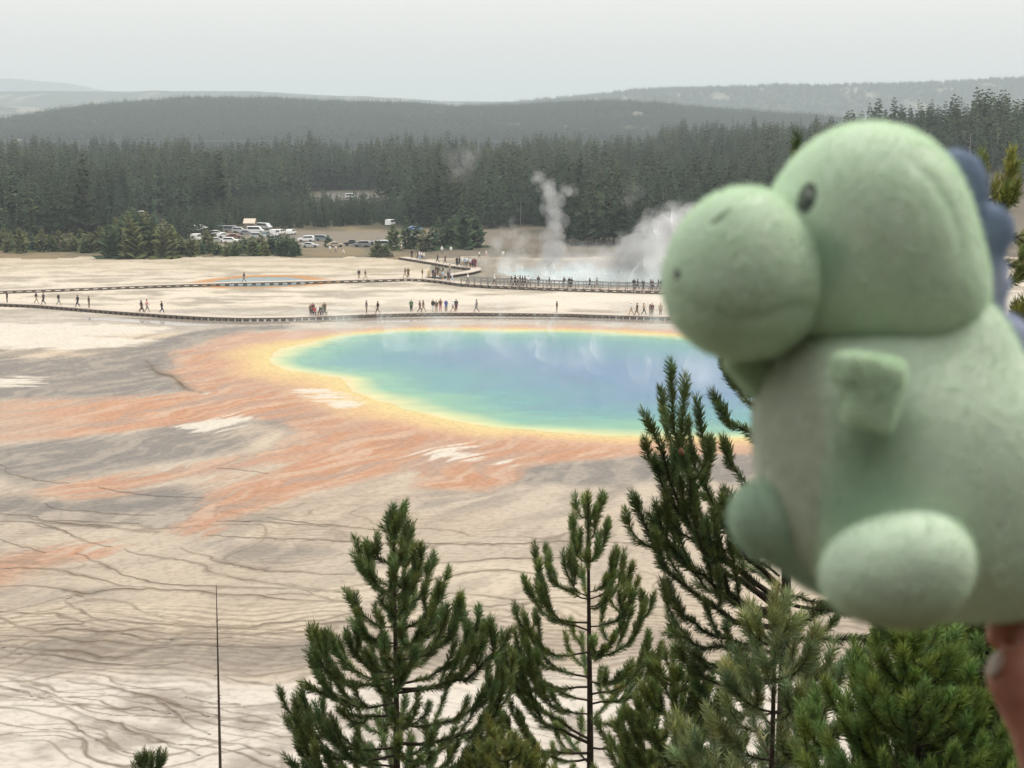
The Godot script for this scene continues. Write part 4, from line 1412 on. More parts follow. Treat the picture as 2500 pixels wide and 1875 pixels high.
# ---------------------------------------------------------------- people
func figure(pose: String) -> Dictionary:
	# joints: x to the figure's right, y up, facing -z
	var hip := [Vector3(0.09, 0.92, 0), Vector3(-0.09, 0.92, 0)]
	var knee := [Vector3(0.10, 0.50, -0.03), Vector3(-0.10, 0.50, -0.02)]
	var foot := [Vector3(0.11, 0.09, 0.02), Vector3(-0.11, 0.09, 0.02)]
	var shoulder := [Vector3(0.18, 1.42, 0), Vector3(-0.18, 1.42, 0)]
	var elbow := [Vector3(0.25, 1.14, 0.04), Vector3(-0.25, 1.14, 0.04)]
	var wrist := [Vector3(0.25, 0.90, -0.06), Vector3(-0.25, 0.90, -0.06)]
	var drop := Vector3.ZERO
	match pose:
		"walking":
			knee = [Vector3(0.10, 0.52, -0.20), Vector3(-0.09, 0.49, 0.06)]
			foot = [Vector3(0.10, 0.10, -0.32), Vector3(-0.10, 0.15, 0.36)]
			elbow = [Vector3(0.24, 1.15, 0.14), Vector3(-0.24, 1.15, -0.10)]
			wrist = [Vector3(0.23, 0.94, 0.08), Vector3(-0.22, 0.98, -0.28)]
		"photographing":
			elbow = [Vector3(0.24, 1.20, -0.16), Vector3(-0.24, 1.20, -0.16)]
			wrist = [Vector3(0.08, 1.48, -0.30), Vector3(-0.08, 1.48, -0.30)]
		"sitting":
			drop = Vector3(0, -0.42, 0)
			knee = [Vector3(0.12, 0.92, -0.42), Vector3(-0.12, 0.92, -0.42)]
			foot = [Vector3(0.12, 0.50, -0.44), Vector3(-0.12, 0.50, -0.44)]
			wrist = [Vector3(0.12, 1.02, -0.30), Vector3(-0.12, 1.02, -0.30)]
	var body := Blob.new()
	body.k = 0.05
	var shirt := Blob.new()
	shirt.k = 0.05
	var trousers := Blob.new()
	trousers.k = 0.04
	var d := drop
	body.egg(Vector3(0, 1.62, -0.01) + d, Vector3(0.085, 0.12, 0.10))
	body.egg(Vector3(0, 1.60, -0.11) + d, Vector3(0.02, 0.03, 0.025))
	body.capsule(Vector3(0, 1.42, 0) + d, Vector3(0, 1.54, -0.01) + d, 0.065, 0.055)
	body.capsule(Vector3(0, 1.34, 0) + d, Vector3(0, 0.98, 0) + d, 0.15, 0.13)
	shirt.capsule(Vector3(0.07, 1.36, 0) + d, Vector3(0.04, 0.95, 0) + d, 0.15, 0.15)
	shirt.capsule(Vector3(-0.07, 1.36, 0) + d, Vector3(-0.04, 0.95, 0) + d, 0.15, 0.15)
	trousers.capsule(Vector3(0.06, 0.95, 0) + d, Vector3(-0.06, 0.95, 0) + d, 0.145, 0.145)
	for s in 2:
		body.capsule(shoulder[s] + d, elbow[s] + d, 0.06, 0.045)
		body.capsule(elbow[s] + d, wrist[s] + d, 0.045, 0.032)
		body.egg(wrist[s] + d + (wrist[s] - elbow[s]).normalized() * 0.07, Vector3(0.045, 0.055, 0.045))
		body.capsule(hip[s] + d, knee[s] + d, 0.085, 0.06)
		body.capsule(knee[s] + d, foot[s] + d, 0.06, 0.042)
		body.capsule(foot[s] + d + Vector3(0, -0.05, 0.03), foot[s] + d + Vector3(0, -0.055, -0.16), 0.05, 0.04)
		shirt.capsule(shoulder[s] + d, (elbow[s] as Vector3).lerp(shoulder[s], 0.25) + d, 0.085, 0.07)
		trousers.capsule(hip[s] + d, knee[s] + d, 0.105, 0.082)
		trousers.capsule(knee[s] + d, (foot[s] as Vector3).lerp(knee[s], 0.2) + d, 0.08, 0.066)
	var hair := Blob.new()
	hair.egg(Vector3(0, 1.665, 0.015) + d, Vector3(0.098, 0.10, 0.108))
	var hat := Blob.new()
	hat.egg(Vector3(0, 1.69, 0) + d, Vector3(0.105, 0.085, 0.115))
	hat.egg(Vector3(0, 1.67, -0.03) + d, Vector3(0.16, 0.018, 0.19))
	return {"body": body.mesh(0.036).done(), "shirt": shirt.mesh(0.044).done(), "trousers": trousers.mesh(0.044).done(), "hair": hair.mesh(0.036).done(), "hat": hat.mesh(0.036).done()}

func make_people() -> void:
	var poses := {}
	for p in ["standing", "walking", "photographing", "sitting"]: poses[p] = figure(p)
	var skin := mat("skin_far", Color(0.42, 0.26, 0.19), 0.7)
	var cloth := {"black": Color(0.018, 0.018, 0.022), "dark grey": Color(0.06, 0.06, 0.065), "navy": Color(0.02, 0.03, 0.075), "grey": Color(0.22, 0.22, 0.22), "white": Color(0.78, 0.78, 0.76), "blue": Color(0.05, 0.13, 0.45), "red": Color(0.42, 0.045, 0.05), "brown": Color(0.14, 0.085, 0.055), "pink": Color(0.60, 0.30, 0.30), "yellow": Color(0.68, 0.52, 0.12), "green": Color(0.09, 0.17, 0.08), "tan": Color(0.42, 0.33, 0.23), "pale blue": Color(0.40, 0.50, 0.62), "maroon": Color(0.14, 0.035, 0.05)}
	var hairs := [Color(0.03, 0.02, 0.015), Color(0.08, 0.05, 0.03), Color(0.2, 0.14, 0.08), Color(0.02, 0.02, 0.02)]
	# walk, then for each person: u, pose, top, trousers, heading (0 away, 90 left, -90 right, 180 towards the camera), hat
	var crowd := [
		["front", "on the front boardwalk", [
			[6, "standing", "black", "dark grey", 90, 0], [76, "walking", "dark grey", "tan", -90, 0], [98, "walking", "dark grey", "black", 90, 0], [131, "walking", "black", "grey", -90, 1], [180, "walking", "black", "navy", 90, 0], [208.5, "standing", "dark grey", "brown", -90, 0], [333.5, "walking", "grey", "tan", -90, 0], [339, "walking", "black", "black", -80, 0], [349.5, "walking", "pink", "grey", -90, 0], [385.5, "walking", "black", "navy", -90, 0],
			[753, "standing", "brown", "dark grey", 170, 0], [757, "standing", "maroon", "black", 185, 0], [763, "sitting", "red", "navy", 180, 0], [769, "sitting", "white", "tan", 180, 1], [776, "sitting", "dark grey", "black", 175, 0], [781.5, "sitting", "green", "navy", 180, 0], [786, "standing", "brown", "black", 190, 0],
			[891, "standing", "dark grey", "brown", -90, 0], [919.5, "walking", "black", "brown", 80, 0], [1001, "standing", "green", "black", 180, 0], [1023, "walking", "maroon", "brown", -90, 0], [1031, "walking", "brown", "tan", -80, 0], [1055, "standing", "black", "white", 170, 0], [1064, "standing", "brown", "tan", 190, 0], [1073, "photographing", "brown", "pink", 180, 0], [1087.5, "photographing", "blue", "grey", 180, 1], [1104, "walking", "white", "tan", -60, 1], [1112, "standing", "dark grey", "maroon", 180, 0], [1163, "walking", "grey", "grey", 90, 0],
			[1361, "standing", "dark grey", "brown", 90, 0], [1545, "walking", "white", "tan", 90, 1], [1558, "walking", "brown", "brown", 80, 0], [1576, "walking", "tan", "dark grey", -90, 0], [1590, "standing", "brown", "brown", 90, 0], [1596, "standing", "maroon", "brown", 180, 0], [1617, "standing", "tan", "brown", 180, 0], [1641, "standing", "brown", "dark grey", 170, 0], [1650, "walking", "tan", "brown", -90, 0]]],
		["rear", "on the rear boardwalk", [
			[591, "walking", "dark grey", "grey", 90, 0], [873, "standing", "dark grey", "tan", 180, 0], [890, "walking", "brown", "tan", -90, 0], [987, "walking", "brown", "tan", 90, 0], [995, "photographing", "brown", "brown", 180, 0], [1030, "photographing", "brown", "tan", 90, 0], [1045, "walking", "yellow", "tan", -90, 1],
			[1103, "walking", "white", "pale blue", -80, 1], [1074, "standing", "black", "navy", 180, 0], [1092, "walking", "navy", "pale blue", 90, 0], [1142, "walking", "white", "dark grey", 80, 1], [1207, "walking", "white", "brown", 90, 1], [1249, "walking", "black", "navy", 90, 0], [1258, "walking", "black", "black", 80, 0], [1265, "walking", "white", "black", 90, 0], [1270, "walking", "dark grey", "brown", 95, 0], [1276, "walking", "black", "black", 90, 0], [1282, "walking", "dark grey", "black", -90, 0], [1290, "walking", "white", "grey", -90, 0],
			[1315, "standing", "dark grey", "grey", 20, 0], [1342, "walking", "dark grey", "grey", 90, 0], [1378, "photographing", "dark grey", "grey", -70, 0], [1391, "standing", "black", "dark grey", 10, 0], [1396, "standing", "dark grey", "dark grey", -10, 0], [1442, "walking", "black", "navy", 90, 0], [1459, "walking", "grey", "grey", -90, 0], [1550, "standing", "black", "black", 0, 0], [1560, "walking", "navy", "dark grey", 90, 0], [1572, "standing", "black", "navy", 180, 0], [1592, "walking", "black", "dark grey", -90, 0], [1597, "walking", "dark grey", "navy", -80, 0], [1610, "walking", "navy", "dark grey", 90, 0], [1619, "standing", "dark grey", "grey", 180, 0], [1629, "walking", "tan", "grey", -90, 0]]],
		["loop", "on the winding boardwalk", [
			[1004, "standing", "black", "dark grey", 180, 0], [1019, "walking", "navy", "navy", -90, 0], [1023, "walking", "white", "pale blue", -90, 0], [1028, "walking", "white", "navy", -80, 0], [1034, "walking", "white", "grey", -90, 0], [1068, "walking", "black", "black", 90, 0], [1086, "walking", "maroon", "black", 90, 0], [1115, "standing", "black", "black", 170, 0], [1121, "walking", "black", "navy", 90, 0],
			[1129, "standing", "white", "tan", 180, 1], [1134, "standing", "pale blue", "grey", 180, 0], [1139, "standing", "white", "brown", 160, 0], [1144, "walking", "pale blue", "tan", 90, 0], [1148, "standing", "white", "maroon", 180, 0], [1151, "walking", "pink", "maroon", -90, 0], [1154, "standing", "maroon", "black", 200, 0], [1157, "standing", "black", "brown", 180, 0], [1160, "standing", "maroon", "maroon", 180, 0]]],
		["bend", "amid the throng", [
			[1058, "standing", "navy", "black", 180, 0], [1062, "walking", "dark grey", "brown", 90, 0], [1066, "standing", "brown", "dark grey", 170, 0], [1070, "walking", "green", "tan", -90, 0], [1076, "standing", "tan", "grey", 180, 0], [1080, "walking", "dark grey", "navy", 90, 0], [1085, "standing", "pale blue", "tan", 190, 0], [1094, "walking", "tan", "grey", 90, 0], [1098, "standing", "dark grey", "brown", 180, 0], [1068.5, "standing", "maroon", "navy", 160, 0]]],
		["ground", "beside the lot", [
			[806, "standing", "white", "tan", 180, 0], [820, "walking", "white", "grey", 90, 0], [838, "walking", "tan", "white", -90, 0], [973, "walking", "white", "white", 90, 0], [980, "walking", "white", "tan", 85, 0], [1079, "standing", "white", "grey", 180, 1], [1101, "standing", "white", "tan", 180, 0], [1170, "walking", "white", "brown", 90, 0], [1187, "walking", "white", "pink", -90, 0], [1228, "standing", "white", "tan", 180, 0]]]]
	var ground_v := [619, 618, 620, 611, 612, 621, 621, 632, 630, 632]
	for w in crowd:
		var people: Array = w[2]
		var order := range(people.size())
		order.sort_custom(func(a, b): return people[a][0] < people[b][0])
		for k in people.size():
			var t: Array = people[k]
			var p: Vector3
			if w[0] == "ground":
				p = floor_at(t[0], ground_v[k], 0.0)
				p.y = land(p.x, -p.z)
			elif w[0] == "bend":
				p = floor_at(t[0], 682.0 - 7.0 * absf(sin(k * 2.3)), 0.52)
				var q := on_walk("loop" if k % 2 else "rear", clampf(t[0], 1052.0, 1100.0), sin(k * 2.3) * 0.6)
				p = Vector3(p.x, DECK, q.z)
				if k % 2:
					var line: PackedVector2Array = walks["loop"]
					var l1 := line[8 + k % 3]
					p = Vector3(p.x, DECK, -(lerpf(l1.y, -q.z, 0.0)))
					var best := 1e9
					for s in range(6, line.size() - 1):
						var ab := line[s + 1] - line[s]
						var e := line[s] + ab * clampf(((Vector2(p.x, line[s].y) - line[s]).dot(ab)) / ab.length_squared(), 0, 1)
						if absf(e.x - p.x) < best:
							best = absf(e.x - p.x)
							p.z = -e.y - 0.5 * sin(k * 3.1)
			else:
				p = on_walk(w[0], t[0], 0.55 * sin(k * 2.4) if t[1] != "sitting" else 0.0)
			if t[0] > 750 and t[0] < 790 and t[1] == "standing" and w[0] == "front": p.z -= 0.45
			var o := thing("person", "%s person in a %s top, %s from the left %s" % [t[1], t[2], ordinal(order.find(k)), w[1]], "person", p, "people %s" % w[1])
			o.rotation.y = deg_to_rad(t[4])
			var s := rng.randf_range(0.94, 1.07)
			o.scale = Vector3.ONE * s * 1.02
			var f: Dictionary = poses[t[1]]
			part("body", f.body, skin, o)
			part("shirt", f.shirt, mat("cloth_" + t[2], cloth[t[2]], 0.95), o)
			part("trousers", f.trousers, mat("cloth_" + t[3], cloth[t[3]], 0.95), o)
			if t[5]: part("hat", f.hat, mat("cloth_white", cloth["white"], 0.95), o)
			else: part("hair", f.hair, mat("hair_%d" % (k % 4), hairs[k % 4], 0.8), o)

# ---------------------------------------------------------------- the pines on the slope in front of the camera
func brush(seed_at: int, count: int, length: float, needle: float, spread: float) -> ArrayMesh:
	var r := RandomNumberGenerator.new()
	r.seed = seed_at
	var g := Geo.new()
	for k in count:
		var a := r.randf() * TAU
		var t := float(k) / count
		var out := Vector3(cos(a), 0, sin(a))
		var fall := spread * r.randf_range(0.6, 1.25)
		if t > 0.86: fall *= 0.55
		var dir := (Vector3.UP * cos(fall) + out * sin(fall)).normalized()
		var p := Vector3.UP * (t * length) + out * 0.003
		var l := needle * r.randf_range(0.75, 1.15)
		var side := dir.cross(Vector3(r.randf_range(-1, 1), r.randf_range(-1, 1), r.randf_range(-1, 1))).normalized() * 0.0016
		var tint := r.randf_range(0.78, 1.22)
		g.col = Color(tint, tint, tint)
		var bend := p + dir * l * 0.55
		var tip := p + (dir + Vector3.UP * 0.12).normalized() * l
		g.tri(p - side, bend - side, p + side)
		g.tri(bend - side, tip, p + side)
	return g.done(true)

var brushes: Array = []
var bark_mat: StandardMaterial3D

class Foliage:
	var where: Array[Transform3D] = []
	var tint := PackedColorArray()

# needles all along a twig from its fraction `from` to the tip
func dress(f: Foliage, path: PackedVector3Array, from: float, r: RandomNumberGenerator, color: Color, size: float) -> void:
	var total := 0.0
	for k in path.size() - 1: total += (path[k + 1] - path[k]).length()
	var step := 0.050 * size
	var at := total * from
	var done := 0.0
	for k in path.size() - 1:
		var l := (path[k + 1] - path[k]).length()
		while at < done + l:
			var p := path[k].lerp(path[k + 1], (at - done) / l)
			put_brush(f, p, path[k + 1] - path[k], r, color, size * lerpf(0.80, 1.08, at / total))
			at += step * r.randf_range(0.8, 1.2)
		done += l
	put_brush(f, path[path.size() - 1] - (path[path.size() - 1] - path[path.size() - 2]).normalized() * 0.05 * size, path[path.size() - 1] - path[path.size() - 2], r, color * 1.3, size)

func put_brush(f: Foliage, p: Vector3, dir: Vector3, r: RandomNumberGenerator, color: Color, size: float) -> void:
	var y := dir.normalized()
	var x := y.cross(Vector3(r.randf_range(-1, 1), r.randf_range(-1, 1), r.randf_range(-1, 1))).normalized()
	f.where.append(Transform3D(Basis(x, y, x.cross(y)) * Basis.from_scale(Vector3.ONE * size * r.randf_range(0.85, 1.15)), p))
	var t := r.randf_range(0.65, 1.35)
	var warm := r.randf_range(-0.12, 0.22)
	f.tint.append(Color(color.r * t * (1.0 + warm), color.g * t, color.b * t * (1.0 - warm)))

func bent(a: Vector3, via: Vector3, b: Vector3, n: int) -> PackedVector3Array:
	var out := PackedVector3Array()
	for k in n + 1:
		var t := float(k) / n
		out.append(a.lerp(via, t).lerp(via.lerp(b, t), t))
	return out

func limb(o: Node3D, f: Foliage, path: PackedVector3Array, thick: float, r: RandomNumberGenerator, color: Color, size: float, twigs: float, bare: float) -> void:
	var total := 0.0
	for k in path.size() - 1: total += (path[k + 1] - path[k]).length()
	var g := Geo.new()
	var rad := PackedFloat32Array()
	for k in path.size(): rad.append(lerpf(thick, 0.0035, float(k) / (path.size() - 1)))
	g.tube(path, rad, 5, false)
	dress(f, path, bare, r, color, size)
	var n := int(total / 0.105 * twigs)
	for k in n:
		var t := lerpf(maxf(0.22, bare * 0.8), 0.90, (k + r.randf()) / n)
		var at := t * (path.size() - 1)
		var q := mini(int(at), path.size() - 2)
		var p := path[q].lerp(path[q + 1], at - q)
		var along := (path[q + 1] - path[q]).normalized()
		var side := along.cross(Vector3.UP).normalized() * (1.0 if k % 2 else -1.0)
		side = (side + Vector3(r.randf_range(-0.5, 0.5), r.randf_range(-0.3, 0.6), r.randf_range(-0.5, 0.5))).normalized()
		var l := minf(0.36, total * 0.42) * (1.15 - 0.7 * t) * r.randf_range(0.65, 1.2) + 0.05
		var twig := bent(p, p + (along * 0.6 + side * 0.7).normalized() * l * 0.6, p + (along * 0.65 + side * 0.55 + Vector3.UP * 0.45).normalized() * l, 4)
		g.tube(twig, PackedFloat32Array([0.005, 0.0045, 0.004, 0.0035, 0.003]), 4, false)
		dress(f, twig, 0.08, r, color, size * 0.95)
	part("branch", g.done(), bark_mat, o)

# top pixel, distance; spec: spread (metres of reach per metre below the top), most reach, whorl spacing, branches a whorl, colour, needle size, only_depth (leave out branches that lie across the view)
func near_pine(label: String, seed_at: int, u: float, v: float, d: float, foot_u: float, spec: Dictionary, drawn: Array, group := "young lodgepole pines on the slope below the camera") -> void:
	var r := RandomNumberGenerator.new()
	r.seed = seed_at
	var top := ahead(u, v, d) - Vector3(0, 0.10 * float(spec.get("size", 1.0)), 0)
	var low := ahead(foot_u, 1875, d)
	var slope := (low - top) / (low.y - top.y)
	var base_y := hillside_y(low.x, d) - 0.05
	var base := top + slope * (base_y - top.y)
	var o := thing("pine_tree", label, "pine tree", base, group)
	var tall := top.y - base.y
	top -= base
	var f := Foliage.new()
	var thick: float = spec.get("thick", tall * 0.011)
	var g := Geo.new()
	var line := PackedVector3Array()
	var rad := PackedFloat32Array()
	for k in 15:
		var t := k / 14.0
		line.append(top * t + Vector3(sin(t * 9.0 + seed_at), 0, cos(t * 7.0 + seed_at)) * 0.012 * (1.0 - t))
		rad.append(lerpf(thick, 0.006, t))
	g.tube(line, rad, 8)
	part("trunk", g.done(), bark_mat, o)
	var color: Color = spec.color
	var size: float = spec.get("size", 1.0)
	dress(f, PackedVector3Array([top * (1.0 - minf(0.5, tall * 0.12) / tall), top]), 0.0, r, color, size)
	for b in drawn:
		var a := ahead(b[0], b[1], d) - base
		var dz: float = b[6]
		var tip := ahead(b[4], b[5], d - dz) - base
		var via := (ahead(b[2], b[3], d - dz * 0.5) - base) * 1.5 - (a + tip) * 0.25
		var path := bent(a, via, tip, 9)
		var wob := (tip - a).length() * 0.022
		for k in range(1, 9): path[k] += Vector3(r.randf_range(-1, 1), r.randf_range(-1, 1), r.randf_range(-1, 1)) * wob
		limb(o, f, path, clampf((path[8] - path[0]).length() * 0.016, 0.005, 0.03), r, color, size, spec.get("twigs", 1.0), spec.get("bare", 0.15))
	var y: float = spec.get("from", 0.16)
	while y < tall - 0.5:
		var reach := minf(spec.most, 0.10 + y * spec.spread)
		if y > 2.4: reach *= lerpf(1.0, 0.75, clampf((y - 2.4) / 2.0, 0, 1))
		var n: int = spec.count
		var first := r.randf() * TAU
		for k in n:
			var az := first + TAU * k / n + r.randf_range(-0.35, 0.35)
			var dir := Vector3(cos(az), 0, sin(az))
			if spec.get("only_depth", false) and absf(dir.x) > 0.62 and y < spec.get("free_below", 9.0): continue
			if y > 2.6 and r.randf() < 0.35: continue
			var l := reach * r.randf_range(0.7, 1.12)
			var p := top * ((tall - y) / tall) + Vector3(0, r.randf_range(-0.04, 0.04), 0)
			var lift := lerpf(0.75, 0.22, clampf(y / 1.8, 0, 1))
			var path := bent(p, p + dir * l * 0.62 + Vector3(0, l * lift * 0.25, 0), p + dir * l * 0.85 + Vector3(0, l * lift, 0), 7)
			limb(o, f, path, clampf(l * 0.016, 0.005, 0.026), r, color, size, spec.get("twigs", 1.0), spec.get("bare", 0.15) + 0.15 * clampf((y - 1.0) / 2.0, 0, 1))
		y += spec.gap * r.randf_range(0.8, 1.2) * (1.0 if y < 2.4 else 1.5)
	# cones: russet, close to the twigs
	var cone := Geo.new()
	cone.tube(PackedVector3Array([Vector3.ZERO, Vector3(0, 0.012, 0), Vector3(0, 0.03, 0), Vector3(0, 0.045, 0)]), PackedFloat32Array([0.006, 0.018, 0.015, 0.004]), 8)
	var cone_mesh := cone.done()
	for k in spec.get("cones", 5):
		var t: Transform3D = f.where[r.randi() % f.where.size()]
		if t.origin.y < tall - 2.6: continue
		part("cone", cone_mesh, mat("pine_cone", Color(0.21, 0.10, 0.055), 0.8), o, Transform3D(t.basis.orthonormalized(), t.origin + Vector3(0, 0, 0.03)))
	var bunch: Array = brushes[spec.get("brush", 0)]
	for b in bunch.size():
		var mm := MultiMesh.new()
		mm.transform_format = MultiMesh.TRANSFORM_3D
		mm.use_colors = true
		mm.mesh = bunch[b]
		var mine := range(b, f.where.size(), bunch.size())
		mm.instance_count = mine.size()
		for k in mine.size():
			mm.set_instance_transform(k, f.where[mine[k]])
			mm.set_instance_color(k, f.tint[mine[k]])
		var node := MultiMeshInstance3D.new()
		node.name = "needles" if b == 0 else "needles_%03d" % b
		node.multimesh = mm
		node.set_meta("kind", "stuff")
		o.add_child(node, true)

# branches read off a crop of the photograph: attach, via and tip, each in the crop's pixels, then how far the tip leans towards the camera
func drawn_from(list: Array, scale: float, off: Vector2) -> Array:
	var out := []
	for b in list:
		var c := []
		for k in 6: c.append(b[k] / scale + (off.x if k % 2 == 0 else off.y))
		c.append(b[6])
		out.append(c)
	return out

func make_pines() -> void:
	bark_mat = mat("pine_bark", Color(0.115, 0.078, 0.055), 0.95, {"albedo_texture": noise_tex(41, 0.05, [[0.0, Color(0.45, 0.45, 0.45)], [1.0, Color(1, 1, 1)]], 256, 4), "uv1_triplanar": true, "uv1_scale": Vector3(4, 1.2, 4)})
	var needle := mat("needles", Color.WHITE, 0.55, {"vertex_color_use_as_albedo": true, "metallic_specular": 0.3, "backlight_enabled": true, "backlight": Color(0.25, 0.3, 0.15)})
	brushes = [[], []]
	for k in 3: brushes[0].append(brush(300 + k, 96, 0.088, 0.052, 0.85))
	for k in 3: brushes[1].append(brush(310 + k, 84, 0.10, 0.060, 0.80))
	for b in brushes:
		for m in b: m.surface_set_material(0, needle)
	var off := Vector2(650, 1150)
	var a := drawn_from([
		[653, 310, 680, 290, 692, 232, 0.05], [650, 330, 628, 310, 622, 265, 0.0], [653, 480, 590, 470, 555, 400, 0.1], [655, 470, 720, 430, 742, 335, -0.1], [655, 620, 540, 590, 478, 410, 0.1], [657, 640, 760, 590, 795, 415, 0.1], [655, 600, 560, 560, 535, 440, -0.2], [657, 700, 800, 660, 830, 500, -0.1],
		[658, 800, 520, 780, 462, 675, 0.1], [658, 820, 830, 770, 888, 600, 0.15], [660, 900, 560, 900, 470, 815, -0.1], [662, 960, 900, 930, 998, 690, 0.1], [662, 980, 880, 900, 905, 770, -0.2], [664, 1080, 400, 1120, 262, 850, 0.2], [664, 1060, 440, 1060, 340, 880, -0.15], [664, 1040, 500, 1020, 428, 870, 0.25],
		[666, 1120, 1000, 1110, 1118, 815, 0.1], [666, 1100, 1000, 1000, 1030, 790, -0.2], [666, 1140, 1100, 1060, 1172, 850, 0.2], [668, 1190, 480, 1230, 225, 1110, 0.1], [668, 1300, 1040, 1290, 1190, 1055, -0.1], [668, 1250, 400, 1260, 240, 990, -0.1], [670, 1400, 1140, 1330, 1212, 1045, 0.25], [670, 1460, 300, 1500, 155, 1215, 0.15], [670, 1420, 330, 1420, 225, 1245, -0.2],
		[670, 1520, 420, 1480, 318, 1310, 0.2], [670, 1540, 1000, 1560, 1140, 1390, 0.1], [672, 1600, 1060, 1560, 1185, 1340, -0.1], [672, 1640, 360, 1640, 175, 1390, 0.1], [672, 1700, 420, 1700, 260, 1480, 0.3]], 2.1067, off)
	near_pine("full dark green pine left of centre, its pointed top over the flat", 51, 960, 1218, 11.0, 969, {"spread": 0.42, "most": 0.85, "gap": 0.20, "count": 7, "color": Color(0.205, 0.269, 0.112), "only_depth": true, "free_below": 1.9, "twigs": 0.72, "size": 1.02, "cones": 1}, a)
	var b := drawn_from([
		[1655, 240, 1610, 235, 1598, 180, 0.0], [1656, 250, 1700, 235, 1712, 165, 0.05], [1657, 350, 1690, 330, 1695, 245, -0.05], [1657, 470, 1590, 440, 1578, 262, 0.05], [1657, 470, 1720, 420, 1755, 285, 0.0], [1658, 640, 1575, 610, 1560, 440, 0.1], [1658, 660, 1500, 600, 1456, 460, 0.0], [1658, 660, 1780, 600, 1800, 425, 0.05], [1658, 620, 1720, 610, 1745, 560, 0.1], [1658, 700, 1800, 640, 1835, 470, -0.1],
		[1658, 780, 1440, 760, 1408, 490, 0.1], [1658, 820, 1420, 740, 1358, 612, -0.1], [1658, 800, 1840, 760, 1872, 630, 0.1], [1660, 930, 1420, 950, 1335, 765, 0.1], [1660, 950, 1890, 900, 1932, 645, 0.0], [1660, 940, 1820, 860, 1835, 545, -0.2], [1660, 1060, 1400, 1010, 1338, 830, -0.1], [1660, 1110, 1400, 1120, 1345, 895, 0.2], [1660, 1180, 1400, 1100, 1350, 1010, 0.0],
		[1660, 1400, 1340, 1260, 1208, 880, 0.05], [1660, 1380, 1340, 1180, 1300, 990, -0.1], [1660, 1150, 1880, 1100, 1965, 900, 0.1], [1660, 1200, 1920, 1160, 2010, 970, 0.0], [1660, 1300, 1880, 1290, 1990, 1120, -0.1], [1660, 1250, 1500, 1240, 1420, 1130, 0.2], [1660, 1450, 1320, 1440, 1190, 1330, 0.1], [1660, 1480, 1400, 1480, 1300, 1260, 0.2], [1660, 1420, 1900, 1420, 1985, 1260, 0.2], [1660, 1540, 1900, 1560, 2020, 1390, 0.0]], 2.1067, off)
	near_pine("slim open pine right of centre with a long bare leader", 52, 1436, 1186, 11.6, 1440, {"spread": 0.36, "most": 0.72, "gap": 0.30, "count": 4, "color": Color(0.228, 0.293, 0.117), "only_depth": true, "free_below": 2.1, "size": 0.95, "twigs": 0.68, "cones": 3}, b)
	off = Vector2(1550, 900)
	var c := drawn_from([
		[604, 1010, 300, 880, 150, 15, 0.5], [600, 980, 260, 700, 205, 95, 0.2], [598, 900, 330, 620, 265, 185, 0.0], [600, 1000, 230, 740, 65, 240, 0.4], [600, 960, 180, 620, 90, 410, 0.3], [602, 1080, 180, 960, 8, 565, 0.5], [602, 1060, 220, 860, 95, 595, 0.2], [604, 1040, 240, 900, 150, 655, -0.1], [598, 860, 440, 720, 345, 620, 0.2], [596, 800, 480, 660, 300, 540, -0.2],
		[606, 1180, 300, 1160, 160, 1100, 0.5], [606, 1150, 280, 1100, 175, 975, 0.3], [606, 1220, 320, 1230, 200, 1190, 0.2], [606, 1300, 350, 1330, 250, 1240, 0.3], [606, 930, 720, 960, 860, 990, 0.3], [606, 1130, 760, 1120, 960, 1130, 0.2], [606, 1090, 700, 1060, 750, 1010, 0.1], [606, 1280, 800, 1260, 930, 1180, 0.3], [592, 300, 430, 260, 345, 135, 0.1], [592, 150, 400, 60, 350, -230, 0.1], [590, 200, 460, 140, 380, -20, -0.2], [594, 560, 450, 480, 380, 330, 0.0],
		[592, 330, 700, 260, 780, 60, 0.1], [600, 700, 760, 660, 900, 480, 0.1], [604, 1420, 380, 1440, 270, 1330, 0.2]], 1.701, off)
	near_pine("big open crowned pine standing behind the toy, its red brown trunk showing", 53, 1945, 322, 9.2, 1906, {"spread": 0.30, "most": 0.8, "gap": 0.40, "count": 4, "color": Color(0.179, 0.239, 0.102), "only_depth": true, "free_below": 9.0, "size": 1.0, "twigs": 0.34, "thick": 0.062, "bare": 0.12, "cones": 3}, c)
	near_pine("small dark pine top between the slim pine and the big one", 54, 1644, 1604, 9.6, 1652, {"spread": 0.55, "most": 0.6, "gap": 0.17, "count": 6, "color": Color(0.205, 0.259, 0.098), "from": 0.1, "size": 0.92, "cones": 0}, [])
	near_pine("soft grey green pine in front with long needles", 55, 1893, 1462, 6.6, 1885, {"spread": 0.42, "most": 0.55, "gap": 0.17, "count": 5, "color": Color(0.305, 0.359, 0.197), "brush": 1, "from": 0.08, "size": 0.85, "twigs": 0.9, "cones": 1}, [])
	near_pine("dense yellow green pine under the toy, left one of two", 56, 2235, 1490, 5.6, 2240, {"spread": 0.5, "most": 0.8, "gap": 0.11, "count": 7, "color": Color(0.244, 0.345, 0.125), "from": 0.10, "size": 0.80, "twigs": 1.05, "cones": 1}, [])
	near_pine("dense yellow green pine under the toy by the hand, right one of two", 57, 2420, 1400, 6.0, 2425, {"spread": 0.5, "most": 0.8, "gap": 0.12, "count": 7, "color": Color(0.275, 0.366, 0.136), "from": 0.10, "size": 0.80, "twigs": 1.05, "cones": 1}, [])
